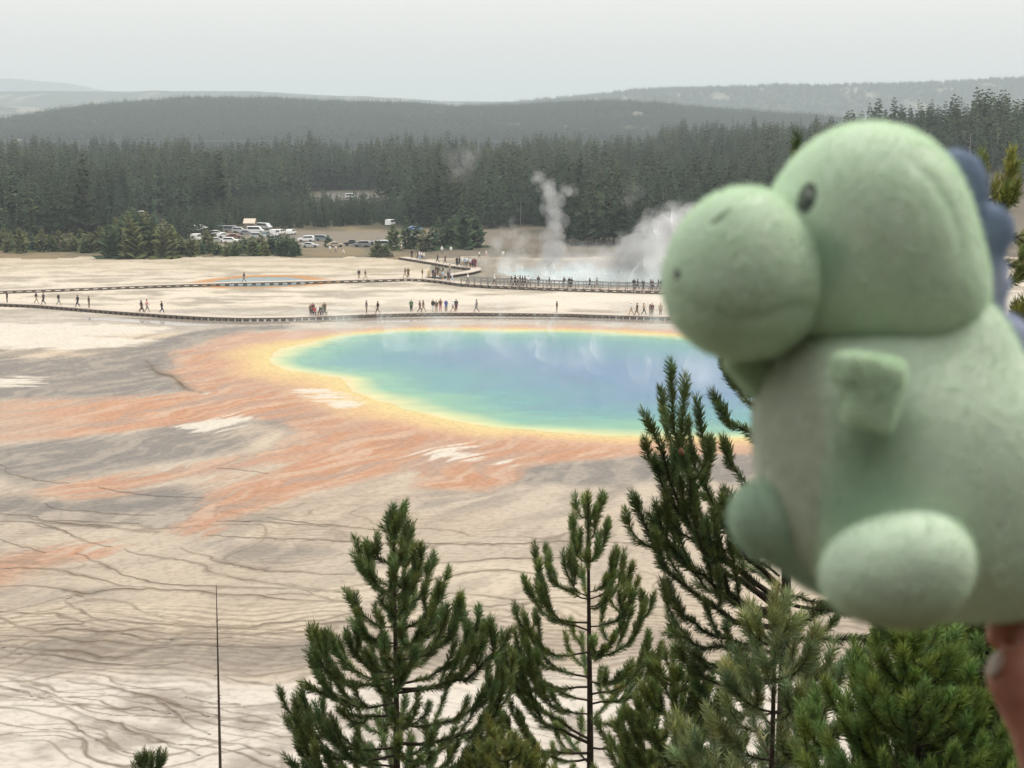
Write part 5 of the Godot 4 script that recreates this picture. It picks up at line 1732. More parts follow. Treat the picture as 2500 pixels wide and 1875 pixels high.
	near_pine("yellow tipped pine at the right edge behind the toy", 58, 2402, 362, 8.2, 2440, {"spread": 0.33, "most": 0.55, "gap": 0.34, "count": 4, "color": Color(0.241, 0.269, 0.090), "from": 0.3, "size": 1.0, "bare": 0.2, "twigs": 0.8, "cones": 0}, [[2404, 500, 2440, 470, 2472, 418, 0.0], [2406, 560, 2470, 580, 2560, 600, 0.1], [2410, 640, 2480, 650, 2570, 660, 0.0], [2415, 860, 2470, 850, 2496, 765, 0.1]])
	near_pine("small bushy pine between the full and the slim pine", 59, 1236, 1795, 10.4, 1240, {"spread": 0.6, "most": 0.55, "gap": 0.16, "count": 6, "color": Color(0.248, 0.283, 0.102), "from": 0.08, "size": 0.92, "cones": 0}, [])
	near_pine("tip of a small dark pine at the bottom left", 60, 370, 1830, 13.0, 371, {"spread": 0.35, "most": 0.5, "gap": 0.2, "count": 5, "color": Color(0.160, 0.206, 0.097), "from": 0.08, "size": 0.9, "cones": 0}, [])
	# the bare pole at the left
	var p0 := ahead(533, 1875, 30.0)
	p0.y = hillside_y(p0.x, 30.0)
	var top := ahead(528, 1428, 30.0)
	var snag := thing("dead_tree", "thin bare dead pole standing alone at the lower left", "dead tree", p0)
	var g := Geo.new()
	g.tube(PackedVector3Array([Vector3(0, -0.2, 0), (top - p0) * 0.5, (top - p0) * 0.8, top - p0]), PackedFloat32Array([0.045, 0.036, 0.02, 0.006]), 7)
	part("trunk", g.done(), mat("snag_bark", Color(0.095, 0.072, 0.052), 0.95), snag)
	var r := RandomNumberGenerator.new()
	r.seed = 3
	for k in 46:
		var t := r.randf_range(0.3, 0.97)
		var twig := Geo.new()
		var az := r.randf() * TAU
		twig.tube(PackedVector3Array([Vector3.ZERO, Vector3(cos(az), r.randf_range(-0.3, 0.3), sin(az)) * r.randf_range(0.05, 0.13) * (1.1 - t * 0.5)]), PackedFloat32Array([0.009, 0.004]), 4)
		part("twig", twig.done(), mat("snag_bark", Color.BLACK), snag, Transform3D(Basis(), (top - p0) * t))

# ---------------------------------------------------------------- the plush toy
const TOY_AT := 0.5
const PX := TOY_AT / F                # metres per photo pixel at the toy

# local point of the toy from photo pixels (u, v) and w pixels towards the camera; the toy's base is at (2190, 1512)
func tp(u: float, v: float, w := 0.0) -> Vector3:
	var k := 1.0 - w / F
	return Vector3(((u - 1250.0) * k - 940.0) * PX, -((v - 937.5) * k - 574.5) * PX, w * PX)

func radii(a: float, b: float, c: float) -> Vector3:
	return Vector3(a, b, c) * PX

func turn_z(deg: float) -> Basis:
	return Basis(Vector3.BACK, deg_to_rad(deg))

func make_toy() -> void:
	var o := thing("plush_dinosaur", "mint green plush dinosaur with blue back spikes held up by a hand", "plush toy", ahead(2190, 1512, TOY_AT))
	o.basis = view.basis
	o.position = view.origin + view.basis * Vector3((2190.0 - 1250.0) * PX, -(1512.0 - 937.5) * PX, -TOY_AT)
	var worn := noise_tex(61, 0.010, [[0.0, Color(0.91, 0.93, 0.91)], [0.38, Color(0.97, 0.98, 0.97)], [0.60, Color(1, 1, 1)], [1.0, Color(1, 1, 0.97)]], 512, 4)
	var nap := noise_tex(62, 0.30, [[0.0, Color.BLACK], [1.0, Color.WHITE]], 512, 3)
	var cloth := {"vertex_color_use_as_albedo": true, "albedo_texture": worn, "uv1_triplanar": true, "uv1_scale": Vector3.ONE * 9.0, "heightmap_enabled": true, "heightmap_texture": nap, "heightmap_scale": 0.03, "rim_enabled": true, "rim": 0.85, "rim_tint": 0.35, "metallic_specular": 0.05}
	var fur := mat("mint_plush", Color.WHITE, 1.0, cloth)
	var thread := mat("dark_thread", Color(0.018, 0.023, 0.026), 0.45)
	var fade_thread := mat("faded_thread", Color(0.12, 0.16, 0.10), 0.8)
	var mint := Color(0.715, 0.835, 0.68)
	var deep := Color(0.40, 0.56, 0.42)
	var noise := FastNoiseLite.new()
	noise.seed = 8
	noise.frequency = 24.0

	var head := Blob.new()
	head.k = 70 * PX
	head.egg(tp(2118, 575, 0), radii(248, 274, 235), turn_z(-8))
	head.egg(tp(2196, 672, -10), radii(186, 205, 205))
	head.egg(tp(2060, 690, 0), radii(175, 160, 190))
	head.egg(tp(2236, 716, -10), radii(160, 140, 180))
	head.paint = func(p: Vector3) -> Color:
		# the darker patch between snout and cheek
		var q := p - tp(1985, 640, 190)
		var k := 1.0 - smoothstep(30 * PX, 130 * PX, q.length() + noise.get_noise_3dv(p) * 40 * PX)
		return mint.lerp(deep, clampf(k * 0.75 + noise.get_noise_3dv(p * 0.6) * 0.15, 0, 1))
	# the seam over the crown
	var seam_a := tp(2190, 372, 165)
	var seam_b := tp(2330, 660, 120)
	head.carve = func(p: Vector3) -> float:
		var ab := seam_b - seam_a
		var t := clampf((p - seam_a).dot(ab) / ab.length_squared(), 0.0, 1.0)
		var e := (p - seam_a - ab * t - Vector3(0.0022, 0.0012, 0) * sin(t * PI) * 2.0)
		return 0.0013 * exp(-pow(Vector2(e.x, e.y).length() / (11 * PX), 2.0)) * sin(clampf(t, 0.05, 0.95) * PI) if p.z > 0 else 0.0
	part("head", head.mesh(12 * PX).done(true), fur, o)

	var snout := Blob.new()
	snout.k = 60 * PX
	snout.egg(tp(1824, 676, 78), radii(188, 184, 188), turn_z(14))
	snout.egg(tp(1806, 616, 80), radii(132, 150, 165), turn_z(-20))
	snout.egg(tp(1806, 708, 92), radii(160, 142, 168), turn_z(0))
	var lips := [tp(2000, 752, 190), tp(1930, 738, 238), tp(1870, 757, 262), tp(1790, 768, 268), tp(1710, 752, 232), tp(1655, 715, 160)]
	snout.carve = func(p: Vector3) -> float:
		var best := 1.0
		for k in 5:
			var ab: Vector3 = lips[k + 1] - lips[k]
			var t := clampf((p - lips[k]).dot(ab) / ab.length_squared(), 0.0, 1.0)
			var e: Vector3 = p - lips[k] - ab * t
			e.z *= 0.35
			best = minf(best, e.length())
		return 0.0016 * exp(-pow(best / (11 * PX), 2.0))
	snout.paint = func(p: Vector3) -> Color: return mint.lerp(deep, clampf(0.05 + noise.get_noise_3dv(p * 0.7) * 0.2, 0, 1))
	part("snout", snout.mesh(10 * PX).done(true), fur, o)

	var body := Blob.new()
	body.k = 90 * PX
	body.egg(tp(2135, 1010, 0), radii(292, 250, 230))
	body.egg(tp(2205, 1180, 0), radii(345, 332, 285))
	body.egg(tp(2340, 1130, -20), radii(250, 300, 250))
	body.egg(tp(2430, 1325, -10), radii(210, 186, 220))
	body.egg(tp(2335, 815, -20), radii(84, 120, 130))
	body.capsule(tp(2250, 860, -10), tp(2300, 900, -10), 120 * PX, 160 * PX)
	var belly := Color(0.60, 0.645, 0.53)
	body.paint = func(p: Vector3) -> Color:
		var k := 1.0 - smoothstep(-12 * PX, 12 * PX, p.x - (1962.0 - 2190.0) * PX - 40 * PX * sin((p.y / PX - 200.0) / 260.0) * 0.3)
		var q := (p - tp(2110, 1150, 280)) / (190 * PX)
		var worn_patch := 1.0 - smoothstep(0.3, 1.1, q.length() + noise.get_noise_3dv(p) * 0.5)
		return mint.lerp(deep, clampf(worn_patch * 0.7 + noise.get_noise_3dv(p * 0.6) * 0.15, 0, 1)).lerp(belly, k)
	body.carve = func(p: Vector3) -> float:
		var e := (p.x - (1966.0 - 2190.0) * PX - 40 * PX * sin((p.y / PX - 200.0) / 260.0) * 0.3) / (8 * PX)
		return 0.0006 * exp(-e * e) if p.z > 0 else 0.0
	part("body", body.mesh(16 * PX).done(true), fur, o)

	# the near arm is a stubby bent flap standing off the flank; the far one shows under the chin
	var arm := Blob.new()
	arm.k = 14 * PX
	arm.block(tp(2118, 905, 296), radii(74, 32, 40), 16 * PX, turn_z(-8) * Basis(Vector3.UP, 0.25))
	arm.block(tp(2132, 960, 318), radii(54, 72, 24), 14 * PX, turn_z(-14))
	arm.paint = func(_p: Vector3) -> Color: return mint
	part("arm", arm.mesh(6.5 * PX).done(true), fur, o)
	var far_arm := Blob.new()
	far_arm.k = 20 * PX
	far_arm.capsule(tp(1796, 884, -20), tp(1880, 925, -20), 24 * PX, 58 * PX)
	far_arm.paint = arm.paint
	part("arm", far_arm.mesh(7 * PX).done(true), fur, o)
	var foot := Blob.new()
	foot.k = 50 * PX
	foot.egg(tp(2176, 1392, 300), radii(160, 118, 120), turn_z(8))
	foot.egg(tp(2236, 1372, 260), radii(128, 112, 150), turn_z(30))
	foot.egg(tp(2220, 1440, 240), radii(90, 78, 110))
	foot.paint = func(p: Vector3) -> Color: return mint.lerp(Color(0.56, 0.60, 0.43), smoothstep(-0.002, 0.010, -(p.y - 95 * PX)))  # shade under the foot is painted in, duller towards the sole
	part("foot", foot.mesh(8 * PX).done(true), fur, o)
	var far_foot := Blob.new()
	far_foot.k = 40 * PX
	far_foot.egg(tp(1872, 1262, 40), radii(90, 90, 84))
	far_foot.capsule(tp(1905, 1300, 20), tp(2010, 1360, 20), 74 * PX, 84 * PX)
	far_foot.paint = func(_p: Vector3) -> Color: return Color(0.50, 0.63, 0.50)  # mint darkened as a whole: the shade on the far foot is painted in
	part("foot", far_foot.mesh(9 * PX).done(true), fur, o)

	# padded felt spikes down the back
	var nap2 := cloth.duplicate()
	nap2.erase("albedo_texture")
	nap2["vertex_color_use_as_albedo"] = false
	nap2["rim_tint"] = 0.4
	nap2["vertex_color_use_as_albedo"] = true
	var felt := mat("blue_plush", Color.WHITE, 1.0, nap2)
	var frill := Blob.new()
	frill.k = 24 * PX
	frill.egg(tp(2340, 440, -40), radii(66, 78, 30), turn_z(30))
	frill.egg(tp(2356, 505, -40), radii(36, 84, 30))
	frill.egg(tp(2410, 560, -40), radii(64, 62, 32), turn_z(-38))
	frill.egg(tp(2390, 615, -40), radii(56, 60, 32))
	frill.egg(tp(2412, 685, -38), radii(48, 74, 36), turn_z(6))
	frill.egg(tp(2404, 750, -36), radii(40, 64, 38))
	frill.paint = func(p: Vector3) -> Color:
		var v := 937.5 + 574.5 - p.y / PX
		return Color(0.32, 0.39, 0.52).lerp(Color(0.52, 0.56, 0.69), smoothstep(600.0, 690.0, v))  # one blue cloth; light on its lower part is painted in as paler blue
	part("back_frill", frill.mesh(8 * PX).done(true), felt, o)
	var spike := Blob.new()
	spike.k = 34 * PX
	spike.egg(tp(2464, 846, -34), radii(62, 100, 48), turn_z(38))
	spike.egg(tp(2530, 940, -34), radii(70, 90, 48), turn_z(38))
	spike.egg(tp(2610, 1080, -34), radii(66, 90, 46), turn_z(20))
	spike.paint = func(_p: Vector3) -> Color: return Color(0.50, 0.54, 0.68)  # same blue cloth, painted pale all over to stand for light on the back
	part("back_frill", spike.mesh(9 * PX).done(true), felt, o)
	var tail := Blob.new()
	tail.k = 60 * PX
	tail.capsule(tp(2480, 1370, -60), tp(2700, 1380, -120), 120 * PX, 70 * PX)
	tail.capsule(tp(2700, 1380, -120), tp(2830, 1330, -160), 70 * PX, 36 * PX)
	tail.paint = arm.paint
	part("tail", tail.mesh(11 * PX).done(true), fur, o)

	for p in o.get_children():
		if p is MeshInstance3D and p.get_surface_override_material(0) in [fur, felt]:
			pile(p, 28000 if p.name in ["head", "body"] else 17000 if p.name == "snout" else 7500)
	# embroidered eye, nostrils and brow stitches, seated on the surface found along the view
	var eye := part("eye", _patch(head, Vector2(1970, 485), Vector2(24, 46), 17, 3.0), thread, o)
	part("eye_highlight", _patch(head, Vector2(1975, 472), Vector2(7.5, 11), 17, 6.0), mat("pale_thread", Color(0.36, 0.36, 0.37), 0.5), eye)
	part("nostril", _patch(snout, Vector2(1760, 528), Vector2(36, 6.5), -37, 2.0), fade_thread, o)
	part("nostril", _patch(snout, Vector2(1653, 669), Vector2(11, 15), 0, 2.0), thread, o)

# the nap of the plush: short fibres standing off the cloth, each of the colour of the cloth it grows from
func pile(on: MeshInstance3D, count: int) -> void:
	var a := on.mesh.surface_get_arrays(0)
	var v: PackedVector3Array = a[Mesh.ARRAY_VERTEX]
	var nn: PackedVector3Array = a[Mesh.ARRAY_NORMAL]
	var cc: PackedColorArray = a[Mesh.ARRAY_COLOR]
	var ii: PackedInt32Array = a[Mesh.ARRAY_INDEX]
	var r := RandomNumberGenerator.new()
	r.seed = count
	var g := Geo.new()
	g.tri(Vector3(-0.00007, 0, 0), Vector3(0, 0.0020, 0.0003), Vector3(0.00007, 0, 0))
	g.tri(Vector3(0, 0, -0.00007), Vector3(0.0003, 0.0018, 0), Vector3(0, 0, 0.00007))
	var fibre := g.done(true)
	fibre.surface_set_material(0, mat("fibre", Color.WHITE, 1.0, {"vertex_color_use_as_albedo": true, "metallic_specular": 0.0, "backlight_enabled": true, "backlight": Color(0.5, 0.5, 0.5)}))
	var mm := MultiMesh.new()
	mm.transform_format = MultiMesh.TRANSFORM_3D
	mm.use_colors = true
	mm.mesh = fibre
	var where: Array[Transform3D] = []
	var tint := PackedColorArray()
	var faces := ii.size() / 3
	for k in count:
		var f := (r.randi() % faces) * 3
		var s := r.randf()
		var t := r.randf() * (1.0 - s)
		var p := v[ii[f]] * (1.0 - s - t) + v[ii[f + 1]] * s + v[ii[f + 2]] * t
		var n := (nn[ii[f]] + Vector3(r.randf_range(-0.7, 0.7), r.randf_range(-0.9, 0.4), r.randf_range(-0.7, 0.7))).normalized()
		var x := n.cross(Vector3(r.randf_range(-1, 1), r.randf_range(-1, 1), r.randf_range(-1, 1))).normalized()
		where.append(Transform3D(Basis(x, n, x.cross(n)) * Basis.from_scale(Vector3(1, r.randf_range(0.6, 1.2), 1)), p))
		tint.append(cc[ii[f]] * r.randf_range(1.0, 1.3))
	mm.instance_count = count
	for k in count:
		mm.set_instance_transform(k, where[k])
		mm.set_instance_color(k, tint[k])
	var o := MultiMeshInstance3D.new()
	o.name = "pile"
	o.multimesh = mm
	o.set_meta("kind", "stuff")
	on.add_child(o, true)

# a slightly domed oval of thread laid on a blob, centred at photo pixel c of the toy's plane with half axes in pixels
func _patch(b: Blob, c: Vector2, half: Vector2, deg: float, proud: float) -> ArrayMesh:
	var g := Geo.new()
	var rings := 5
	var sides := 20
	var spots: Array[Vector3] = []
	for k in rings + 1:
		for s in sides:
			var a := TAU * s / sides
			var q := Vector2(cos(a) * half.x, sin(a) * half.y).rotated(deg_to_rad(deg)) * (k / float(rings))
			# march along the line of sight from the camera to the surface
			var from := tp(1250, 937.5, TOY_AT / PX)
			var at := tp(c.x + q.x, c.y + q.y, 0)
			var dir := (at - from).normalized()
			var t := (at - from).length() - 0.06
			for n in 60:
				var e := b.at(from + dir * t)
				if e < 0.00004: break
				t += e * 0.8
			var lift := proud * PX * (1.0 - pow(k / float(rings), 3.0)) - (2.0 * PX if k == rings else 0.0)
			g.add(from + dir * (t - lift))
	for k in rings:
		for s in sides:
			var o := k * sides + s
			var n := k * sides + (s + 1) % sides
			g.i.append_array([o, o + sides, n + sides, o, n + sides, n])
	return g.done()

# ---------------------------------------------------------------- the person who holds it
func make_person_holding() -> void:
	# joints given in the camera's frame by photo pixel and depth, then brought to the world
	var o := thing("person", "hand holding up the plush toy at the right edge, thumb in front", "person", Vector3(0.0, hillside_y(0.0, 0.0), 0.0))
	var at := o.position
	var P := func(u: float, v: float, w: float) -> Vector3:
		return view.origin + view.basis * Vector3((u - 1250.0) * PX, -(v - 937.5) * PX, -TOY_AT + w * PX) - at
	var hand := Blob.new()
	hand.k = 22 * PX
	var thumb := [P.call(2476, 1644, 40), P.call(2538, 1776, 50), P.call(2610, 1990, 40), P.call(2790, 2260, -20)]
	hand.capsule(thumb[0], thumb[1], 80 * PX, 82 * PX)
	hand.capsule(thumb[1], thumb[2], 82 * PX, 104 * PX)
	hand.capsule(thumb[2], thumb[3], 110 * PX, 150 * PX)
	# fingers: knuckle, middle joint, end joint, tip
	var fingers := [
		[P.call(2960, 1700, -190), P.call(2760, 1560, -260), P.call(2580, 1545, -150), P.call(2478, 1556, -70), 66.0],
		[P.call(2985, 1850, -210), P.call(2790, 1690, -330), P.call(2620, 1660, -230), P.call(2545, 1680, -120), 68.0],
		[P.call(2990, 1990, -210), P.call(2810, 1830, -330), P.call(2650, 1800, -240), P.call(2590, 1830, -130), 64.0],
		[P.call(2980, 2120, -190), P.call(2840, 1980, -300), P.call(2710, 1950, -230), P.call(2660, 1970, -140), 54.0]]
	for f in fingers:
		hand.capsule(f[0], f[1], f[4] * 1.12 * PX, f[4] * PX)
		hand.capsule(f[1], f[2], f[4] * PX, f[4] * 0.92 * PX)
		hand.capsule(f[2], f[3], f[4] * 0.92 * PX, f[4] * 0.80 * PX)
	var wrist: Vector3 = P.call(2960, 2560, -40)
	for f in fingers:
		hand.capsule(f[0], (f[0] as Vector3).lerp(wrist, 0.75), 95 * PX, 130 * PX)
	hand.capsule(thumb[3], wrist, 150 * PX, 180 * PX)
	var elbow := Vector3(0.33, 1.12, 0.10)
	hand.capsule(wrist, wrist.lerp(elbow, 0.06), 0.026, 0.027)
	hand.carve = func(p: Vector3) -> float:
		# creases across the joints of the thumb
		var e := 0.0
		for k in 4:
			var j: Vector3 = (thumb[1] as Vector3).lerp(thumb[0] if k % 2 else thumb[2], [0.0, 0.12, 0.10, 0.24][k])
			if (p - j).length() < 0.020:
				var along := (p - j).dot(((thumb[0] as Vector3) - thumb[2]).normalized()) + 0.0008 * sin(p.x * 900.0 + k)
				e += 0.0006 * exp(-pow(along / 0.0008, 2.0))
		return e
	var body := hand
	var geo := hand.mesh(0.0032)
	# the rest of the body, on a coarser grid
	body = Blob.new()
	body.k = 0.05
	var head := Vector3(0.10, 1.66, 0.52)
	var shoulder := Vector3(0.30, 1.42, 0.46)
	body.egg(head, Vector3(0.078, 0.115, 0.098))
	body.egg(head + Vector3(0, -0.02, -0.10), Vector3(0.018, 0.028, 0.022))
	body.egg(head + Vector3(0.08, -0.01, 0.01), Vector3(0.012, 0.03, 0.02))
	body.egg(head + Vector3(-0.08, -0.01, 0.01), Vector3(0.012, 0.03, 0.02))
	body.capsule(head + Vector3(0, -0.10, 0.02), head + Vector3(0, -0.22, 0.03), 0.055, 0.065)
	body.capsule(Vector3(0.10, 1.36, 0.54), Vector3(0.10, 0.98, 0.55), 0.15, 0.14)
	body.capsule(shoulder, elbow, 0.062, 0.046)
	body.capsule(wrist, wrist.lerp(elbow, 0.5), 0.026, 0.037)
	body.capsule(wrist.lerp(elbow, 0.5), elbow, 0.037, 0.044)
	for s: float in [-1.0, 1.0]:
		var hip := Vector3(0.10 + s * 0.09, 0.92, 0.55)
		body.capsule(hip, Vector3(0.10 + s * 0.10, 0.50, 0.52), 0.09, 0.06)
		body.capsule(Vector3(0.10 + s * 0.10, 0.50, 0.52), Vector3(0.10 + s * 0.11, 0.09, 0.55), 0.06, 0.042)
		body.capsule(Vector3(0.10 + s * 0.11, 0.05, 0.57), Vector3(0.10 + s * 0.12, 0.045, 0.36), 0.05, 0.045)
	var left := [Vector3(-0.10, 1.42, 0.52), Vector3(-0.17, 1.14, 0.54), Vector3(-0.16, 0.90, 0.46)]
	body.capsule(left[0], left[1], 0.06, 0.046)
	body.capsule(left[1], left[2], 0.044, 0.03)
	for k in 4: body.capsule(left[2] + Vector3(0, -0.03, 0.02 - k * 0.018), left[2] + Vector3(0.015, -0.15 + absf(k - 1.5) * 0.012, 0.01 - k * 0.02), 0.013, 0.008)
	body.egg(left[2] + Vector3(0, -0.05, -0.005), Vector3(0.018, 0.045, 0.04))
	body.capsule(left[2] + Vector3(0.01, -0.03, -0.03), left[2] + Vector3(0.03, -0.09, -0.06), 0.013, 0.009)
	var rest := body.mesh(0.015)
	var n0 := geo.v.size()
	geo.v.append_array(rest.v)
	geo.c.append_array(rest.c)
	for q in rest.i: geo.i.append(n0 + q)
	var skin := mat("skin", Color(0.58, 0.28, 0.21), 0.55, {"subsurf_scatter_enabled": true, "subsurf_scatter_strength": 0.12, "albedo_texture": noise_tex(71, 0.02, [[0.0, Color(0.80, 0.66, 0.62)], [0.5, Color(0.95, 0.9, 0.88)], [1.0, Color(1, 1, 1)]], 256, 4), "uv1_triplanar": true, "uv1_scale": Vector3.ONE * 12.0})
	part("body", geo.done(), skin, o)
	var nail := Blob.new()
	nail.egg(P.call(2410, 1612, 62), radii(10, 36, 40), turn_z(-28) * Basis(Vector3.RIGHT, deg_to_rad(-8)))
	part("thumbnail", nail.mesh(4 * PX).done(), mat("nail", Color(0.50, 0.36, 0.30), 0.35), o)
	var shirt := Blob.new()
	shirt.k = 0.05
	shirt.capsule(Vector3(0.17, 1.36, 0.54), Vector3(0.14, 0.95, 0.55), 0.155, 0.155)
	shirt.capsule(Vector3(0.03, 1.36, 0.54), Vector3(0.06, 0.95, 0.55), 0.155, 0.155)
	shirt.capsule(shoulder, shoulder.lerp(elbow, 0.6), 0.085, 0.068)
	shirt.capsule(left[0], (left[0] as Vector3).lerp(left[1], 0.6), 0.085, 0.066)
	part("shirt", shirt.mesh(0.018).done(), mat("grey_shirt", Color(0.12, 0.13, 0.15), 0.95), o)
	var trousers := Blob.new()
	trousers.k = 0.04
	trousers.capsule(Vector3(0.16, 0.95, 0.55), Vector3(0.04, 0.95, 0.55), 0.148, 0.148)
	for s: float in [-1.0, 1.0]:
		trousers.capsule(Vector3(0.10 + s * 0.09, 0.92, 0.55), Vector3(0.10 + s * 0.10, 0.50, 0.52), 0.108, 0.082)
		trousers.capsule(Vector3(0.10 + s * 0.10, 0.50, 0.52), Vector3(0.10 + s * 0.11, 0.13, 0.55), 0.08, 0.066)
	part("trousers", trousers.mesh(0.018).done(), mat("blue_trousers", Color(0.05, 0.06, 0.09), 0.95), o)
	var hair := Blob.new()
	hair.egg(head + Vector3(0, 0.035, 0.02), Vector3(0.092, 0.10, 0.105))
	part("hair", hair.mesh(0.014).done(), mat("hair_1", Color(0.08, 0.05, 0.03), 0.8), o)

# ---------------------------------------------------------------- steam
# A bank of steam is a few hundred small, strongly domed, thin-edged puffs turned every way and spread through its depth.
func steam_puff(seed_at: int) -> ArrayMesh:
	var n := FastNoiseLite.new()
	n.seed = seed_at
	n.frequency = 1.1
	n.fractal_octaves = 3
	var g := Geo.new()
	var rings := 9
	var sides := 18
	for k in rings + 1:
		for s in sides:
			var r := float(k) / rings
			var a := TAU * s / sides
			var x := cos(a) * r
			var y := sin(a) * r
			var w := n.get_noise_2d(x, y)
			var fade := (1.0 - r * r)
			g.col = Color(1, 1, 1, clampf(fade * fade * (0.75 + 0.9 * w), 0.0, 1.0))
			g.add(Vector3(x * (1.0 + 0.15 * w), y, 0.32 * (1.0 - r * r) + 0.16 * w))
	for k in rings:
		for s in sides:
			var o := k * sides + s
			var m := k * sides + (s + 1) % sides
			g.i.append_array([o, o + sides, m + sides, o, m + sides, m])
	return g.done(true)

var puffs: Array = []

func steam(called: String, label: String, where: Array, alpha: Array) -> void:
	var o := Node3D.new()
	o.name = named(called)
	add_child(o, true)
	tag(o, label, "steam", "steam over the springs", "stuff")
	for b in puffs.size():
		var mine := range(b, where.size(), puffs.size())
		var mm := MultiMesh.new()
		mm.transform_format = MultiMesh.TRANSFORM_3D
		mm.use_colors = true
		mm.mesh = puffs[b]
		mm.instance_count = mine.size()
		for k in mine.size():
			mm.set_instance_transform(k, where[mine[k]])
			mm.set_instance_color(k, Color(1, 1, 1, alpha[mine[k]]))
		var f := MultiMeshInstance3D.new()
		f.name = "cloud" if b == 0 else "cloud_%03d" % b
		f.multimesh = mm
		f.set_meta("kind", "stuff")
		o.add_child(f, true)

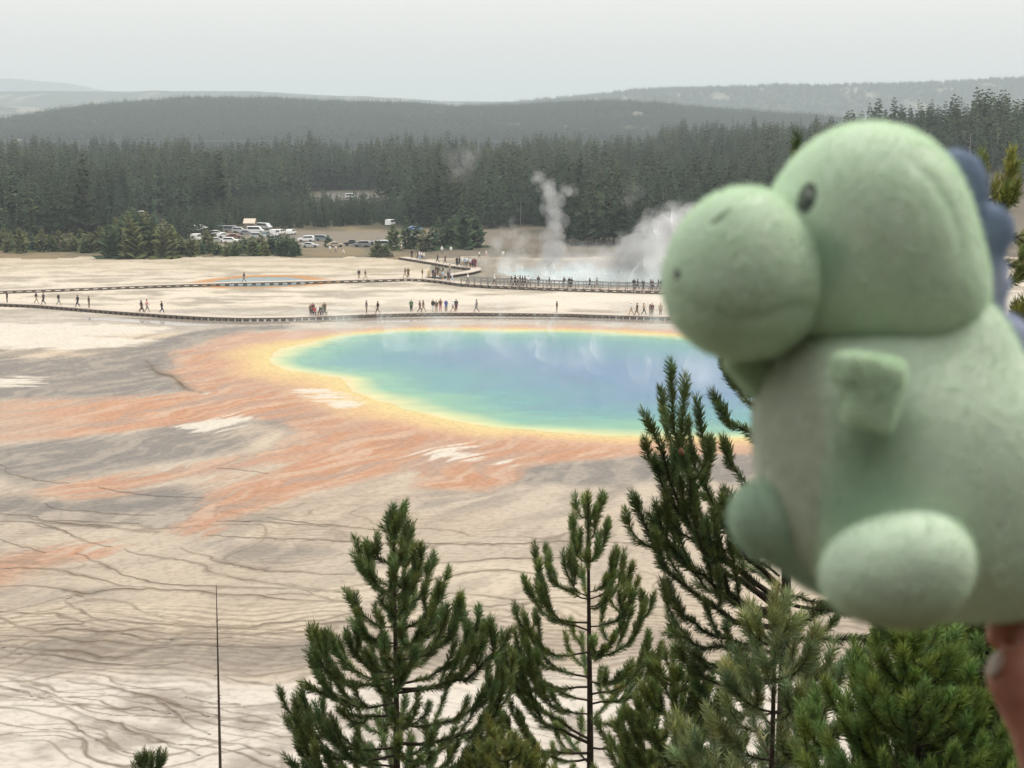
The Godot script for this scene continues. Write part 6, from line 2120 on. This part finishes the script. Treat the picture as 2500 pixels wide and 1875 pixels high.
func make_steam() -> void:
	var r := RandomNumberGenerator.new()
	r.seed = 91
	var m := mat("steam", Color(0.97, 0.97, 0.97), 1.0, {"vertex_color_use_as_albedo": true, "transparency": BaseMaterial3D.TRANSPARENCY_ALPHA, "metallic_specular": 0.0, "backlight_enabled": true, "backlight": Color(0.9, 0.9, 0.9), "cull_mode": BaseMaterial3D.CULL_DISABLED})
	for k in 4:
		puffs.append(steam_puff(400 + k))
		puffs[k].surface_set_material(0, m)
	# each bank: its spine in photo pixels with radius in metres, distance, density of the mist, mist cells a step
	var runs := [
		["steam_plume", "tall narrow white steam plume rising from the crater", 322.0, 0.065, 9, [[1352, 640, 3.6], [1350, 612, 3.0], [1350, 585, 2.7], [1353, 560, 2.5], [1352, 534, 2.4], [1345, 510, 2.3], [1346, 488, 2.4], [1350, 468, 2.3], [1332, 450, 2.0], [1318, 434, 1.7], [1380, 470, 1.5], [1398, 462, 1.4]]],
		["steam_bank", "broad white steam bank over the right part of the crater", 306.0, 0.045, 7, [[1500, 660, 5.0], [1545, 655, 5.5], [1565, 625, 5.2], [1595, 600, 5.0], [1610, 570, 4.4], [1600, 545, 3.4], [1640, 525, 3.0], [1582, 530, 2.0], [1630, 640, 6.5], [1670, 610, 6.5], [1720, 600, 6.5], [1505, 615, 2.6], [1530, 590, 2.4], [1700, 650, 7.5], [1760, 640, 7.5], [1660, 560, 4.6]]],
		["steam_wisp", "thin low steam veil over the left part of the crater", 316.0, 0.04, 5, [[1180, 652, 2.4], [1230, 650, 3.2], [1280, 654, 3.6], [1330, 657, 4.0], [1380, 655, 4.4], [1430, 652, 4.6], [1470, 655, 4.6], [1400, 668, 4.0], [1450, 672, 4.0]]],
		["steam_wisp", "faint ragged wisps left of the tall steam plume", 326.0, 0.05, 7, [[1205, 615, 2.0], [1216, 590, 1.8], [1232, 565, 1.4], [1252, 545, 1.2], [1262, 568, 1.5], [1276, 590, 2.0], [1290, 618, 2.4], [1170, 630, 1.9], [1240, 630, 2.4]]],
		["steam_wisp", "faint wisp drifting before the forest above the clearing", 330.0, 0.012, 9, [[1120, 400, 3.0], [1145, 385, 2.6], [1100, 420, 2.2], [1540, 470, 2.4], [1530, 500, 2.0]]]]
	for run in runs:
		var cells := []
		for s in run[5]:
			for k in run[4]:
				var rad: float = s[2] * r.randf_range(0.22, 0.72)
				var p := ahead(s[0] + r.randf_range(-1, 1) * s[2] * 9.0, s[1] + r.randf_range(-1, 1) * s[2] * 9.0, run[2] + r.randf_range(-3, 3))
				p.y = maxf(p.y, rad * 0.4 - 1.4)
				cells.append([p, Vector3(rad * r.randf_range(0.7, 1.1), rad * r.randf_range(0.8, 1.3), rad), run[3] * r.randf_range(0.5, 1.4), Vector3(0, r.randf() * 3, r.randf_range(-0.7, 0.7))])
		mist(run[0], run[1], cells)
	# the lit, ragged body of the bank and the white layer on the water
	var where := []
	var alpha := []
	for s in [[1510, 668, 4.0], [1560, 655, 5.0], [1590, 625, 5.0], [1612, 590, 4.2], [1600, 555, 3.4], [1640, 535, 3.0], [1630, 650, 6.0], [1670, 620, 6.0], [1720, 610, 6.0], [1700, 655, 7.0], [1450, 690, 3.6], [1400, 688, 3.4], [1350, 680, 3.0], [1500, 688, 3.8], [1550, 690, 4.0], [1600, 688, 4.2], [1660, 690, 4.4], [1300, 668, 2.6], [1250, 660, 2.4], [1350, 655, 3.0], [1420, 660, 3.4], [1470, 670, 3.6]]:
		for k in 4:
			var rad: float = s[2] * r.randf_range(0.9, 1.6)
			var p := ahead(s[0] + r.randf_range(-1, 1) * s[2] * 9.0, s[1] + r.randf_range(-1, 1) * s[2] * 4.0, 298.0 + r.randf_range(-8, 14))
			p.y = maxf(p.y, rad * 0.25 - 1.4)
			where.append(Transform3D(Basis.from_euler(Vector3(r.randf_range(-0.5, 0.5), r.randf() * TAU, r.randf_range(-0.4, 0.4))) * Basis.from_scale(Vector3(rad, rad * r.randf_range(0.5, 0.9), rad)), p))
			alpha.append(r.randf_range(0.14, 0.34))
	steam("steam_layer", "dense white steam lying on the crater water", where, alpha)
	where = []
	alpha = []
	for k in 120:
		var c := k / 5
		var u := 740.0 + fmod(c * 617.3, 990.0) + r.randf_range(-25, 25)
		var v := (800.0 + fmod(c * 0.618034, 1.0) * 150.0 if c % 3 else 802.0) + r.randf_range(-12, 12)
		var p := floor_at(u, v + 24)
		p.y = r.randf_range(0.6, 4.2)
		var rad := r.randf_range(1.6, 4.4)
		where.append(Transform3D(Basis.from_euler(Vector3(r.randf_range(-0.4, 0.4), r.randf() * TAU, r.randf_range(-0.8, 0.2))) * Basis.from_scale(Vector3(rad * 1.1, rad * 0.62, rad)), p))
		alpha.append(r.randf_range(0.05, 0.14))
	steam("steam_veil", "thin drifting wisps of steam over the big blue spring", where, alpha)

# a soft body of mist made of overlapping rounded cells
func mist(called: String, label: String, cells: Array) -> void:
	var o := Node3D.new()
	o.name = named(called)
	add_child(o, true)
	tag(o, label, "steam", "steam over the springs", "stuff")
	for p in cells:
		var f := FogVolume.new()
		f.name = "cloud" if o.get_child_count() == 0 else "cloud_%03d" % o.get_child_count()
		f.shape = RenderingServer.FOG_VOLUME_SHAPE_ELLIPSOID
		f.size = p[1] * 2.0
		f.position = p[0]
		f.rotation = p[3]
		var step := roundf(p[2] * 200.0) / 200.0
		var key := "mist_%d" % int(step * 1000.0)
		if not mats.has(key):
			var fm := FogMaterial.new()
			fm.density = maxf(step, 0.005)
			fm.albedo = Color(1, 1, 1)
			mats[key] = fm
		f.material = mats[key]
		f.set_meta("kind", "stuff")
		o.add_child(f, true)
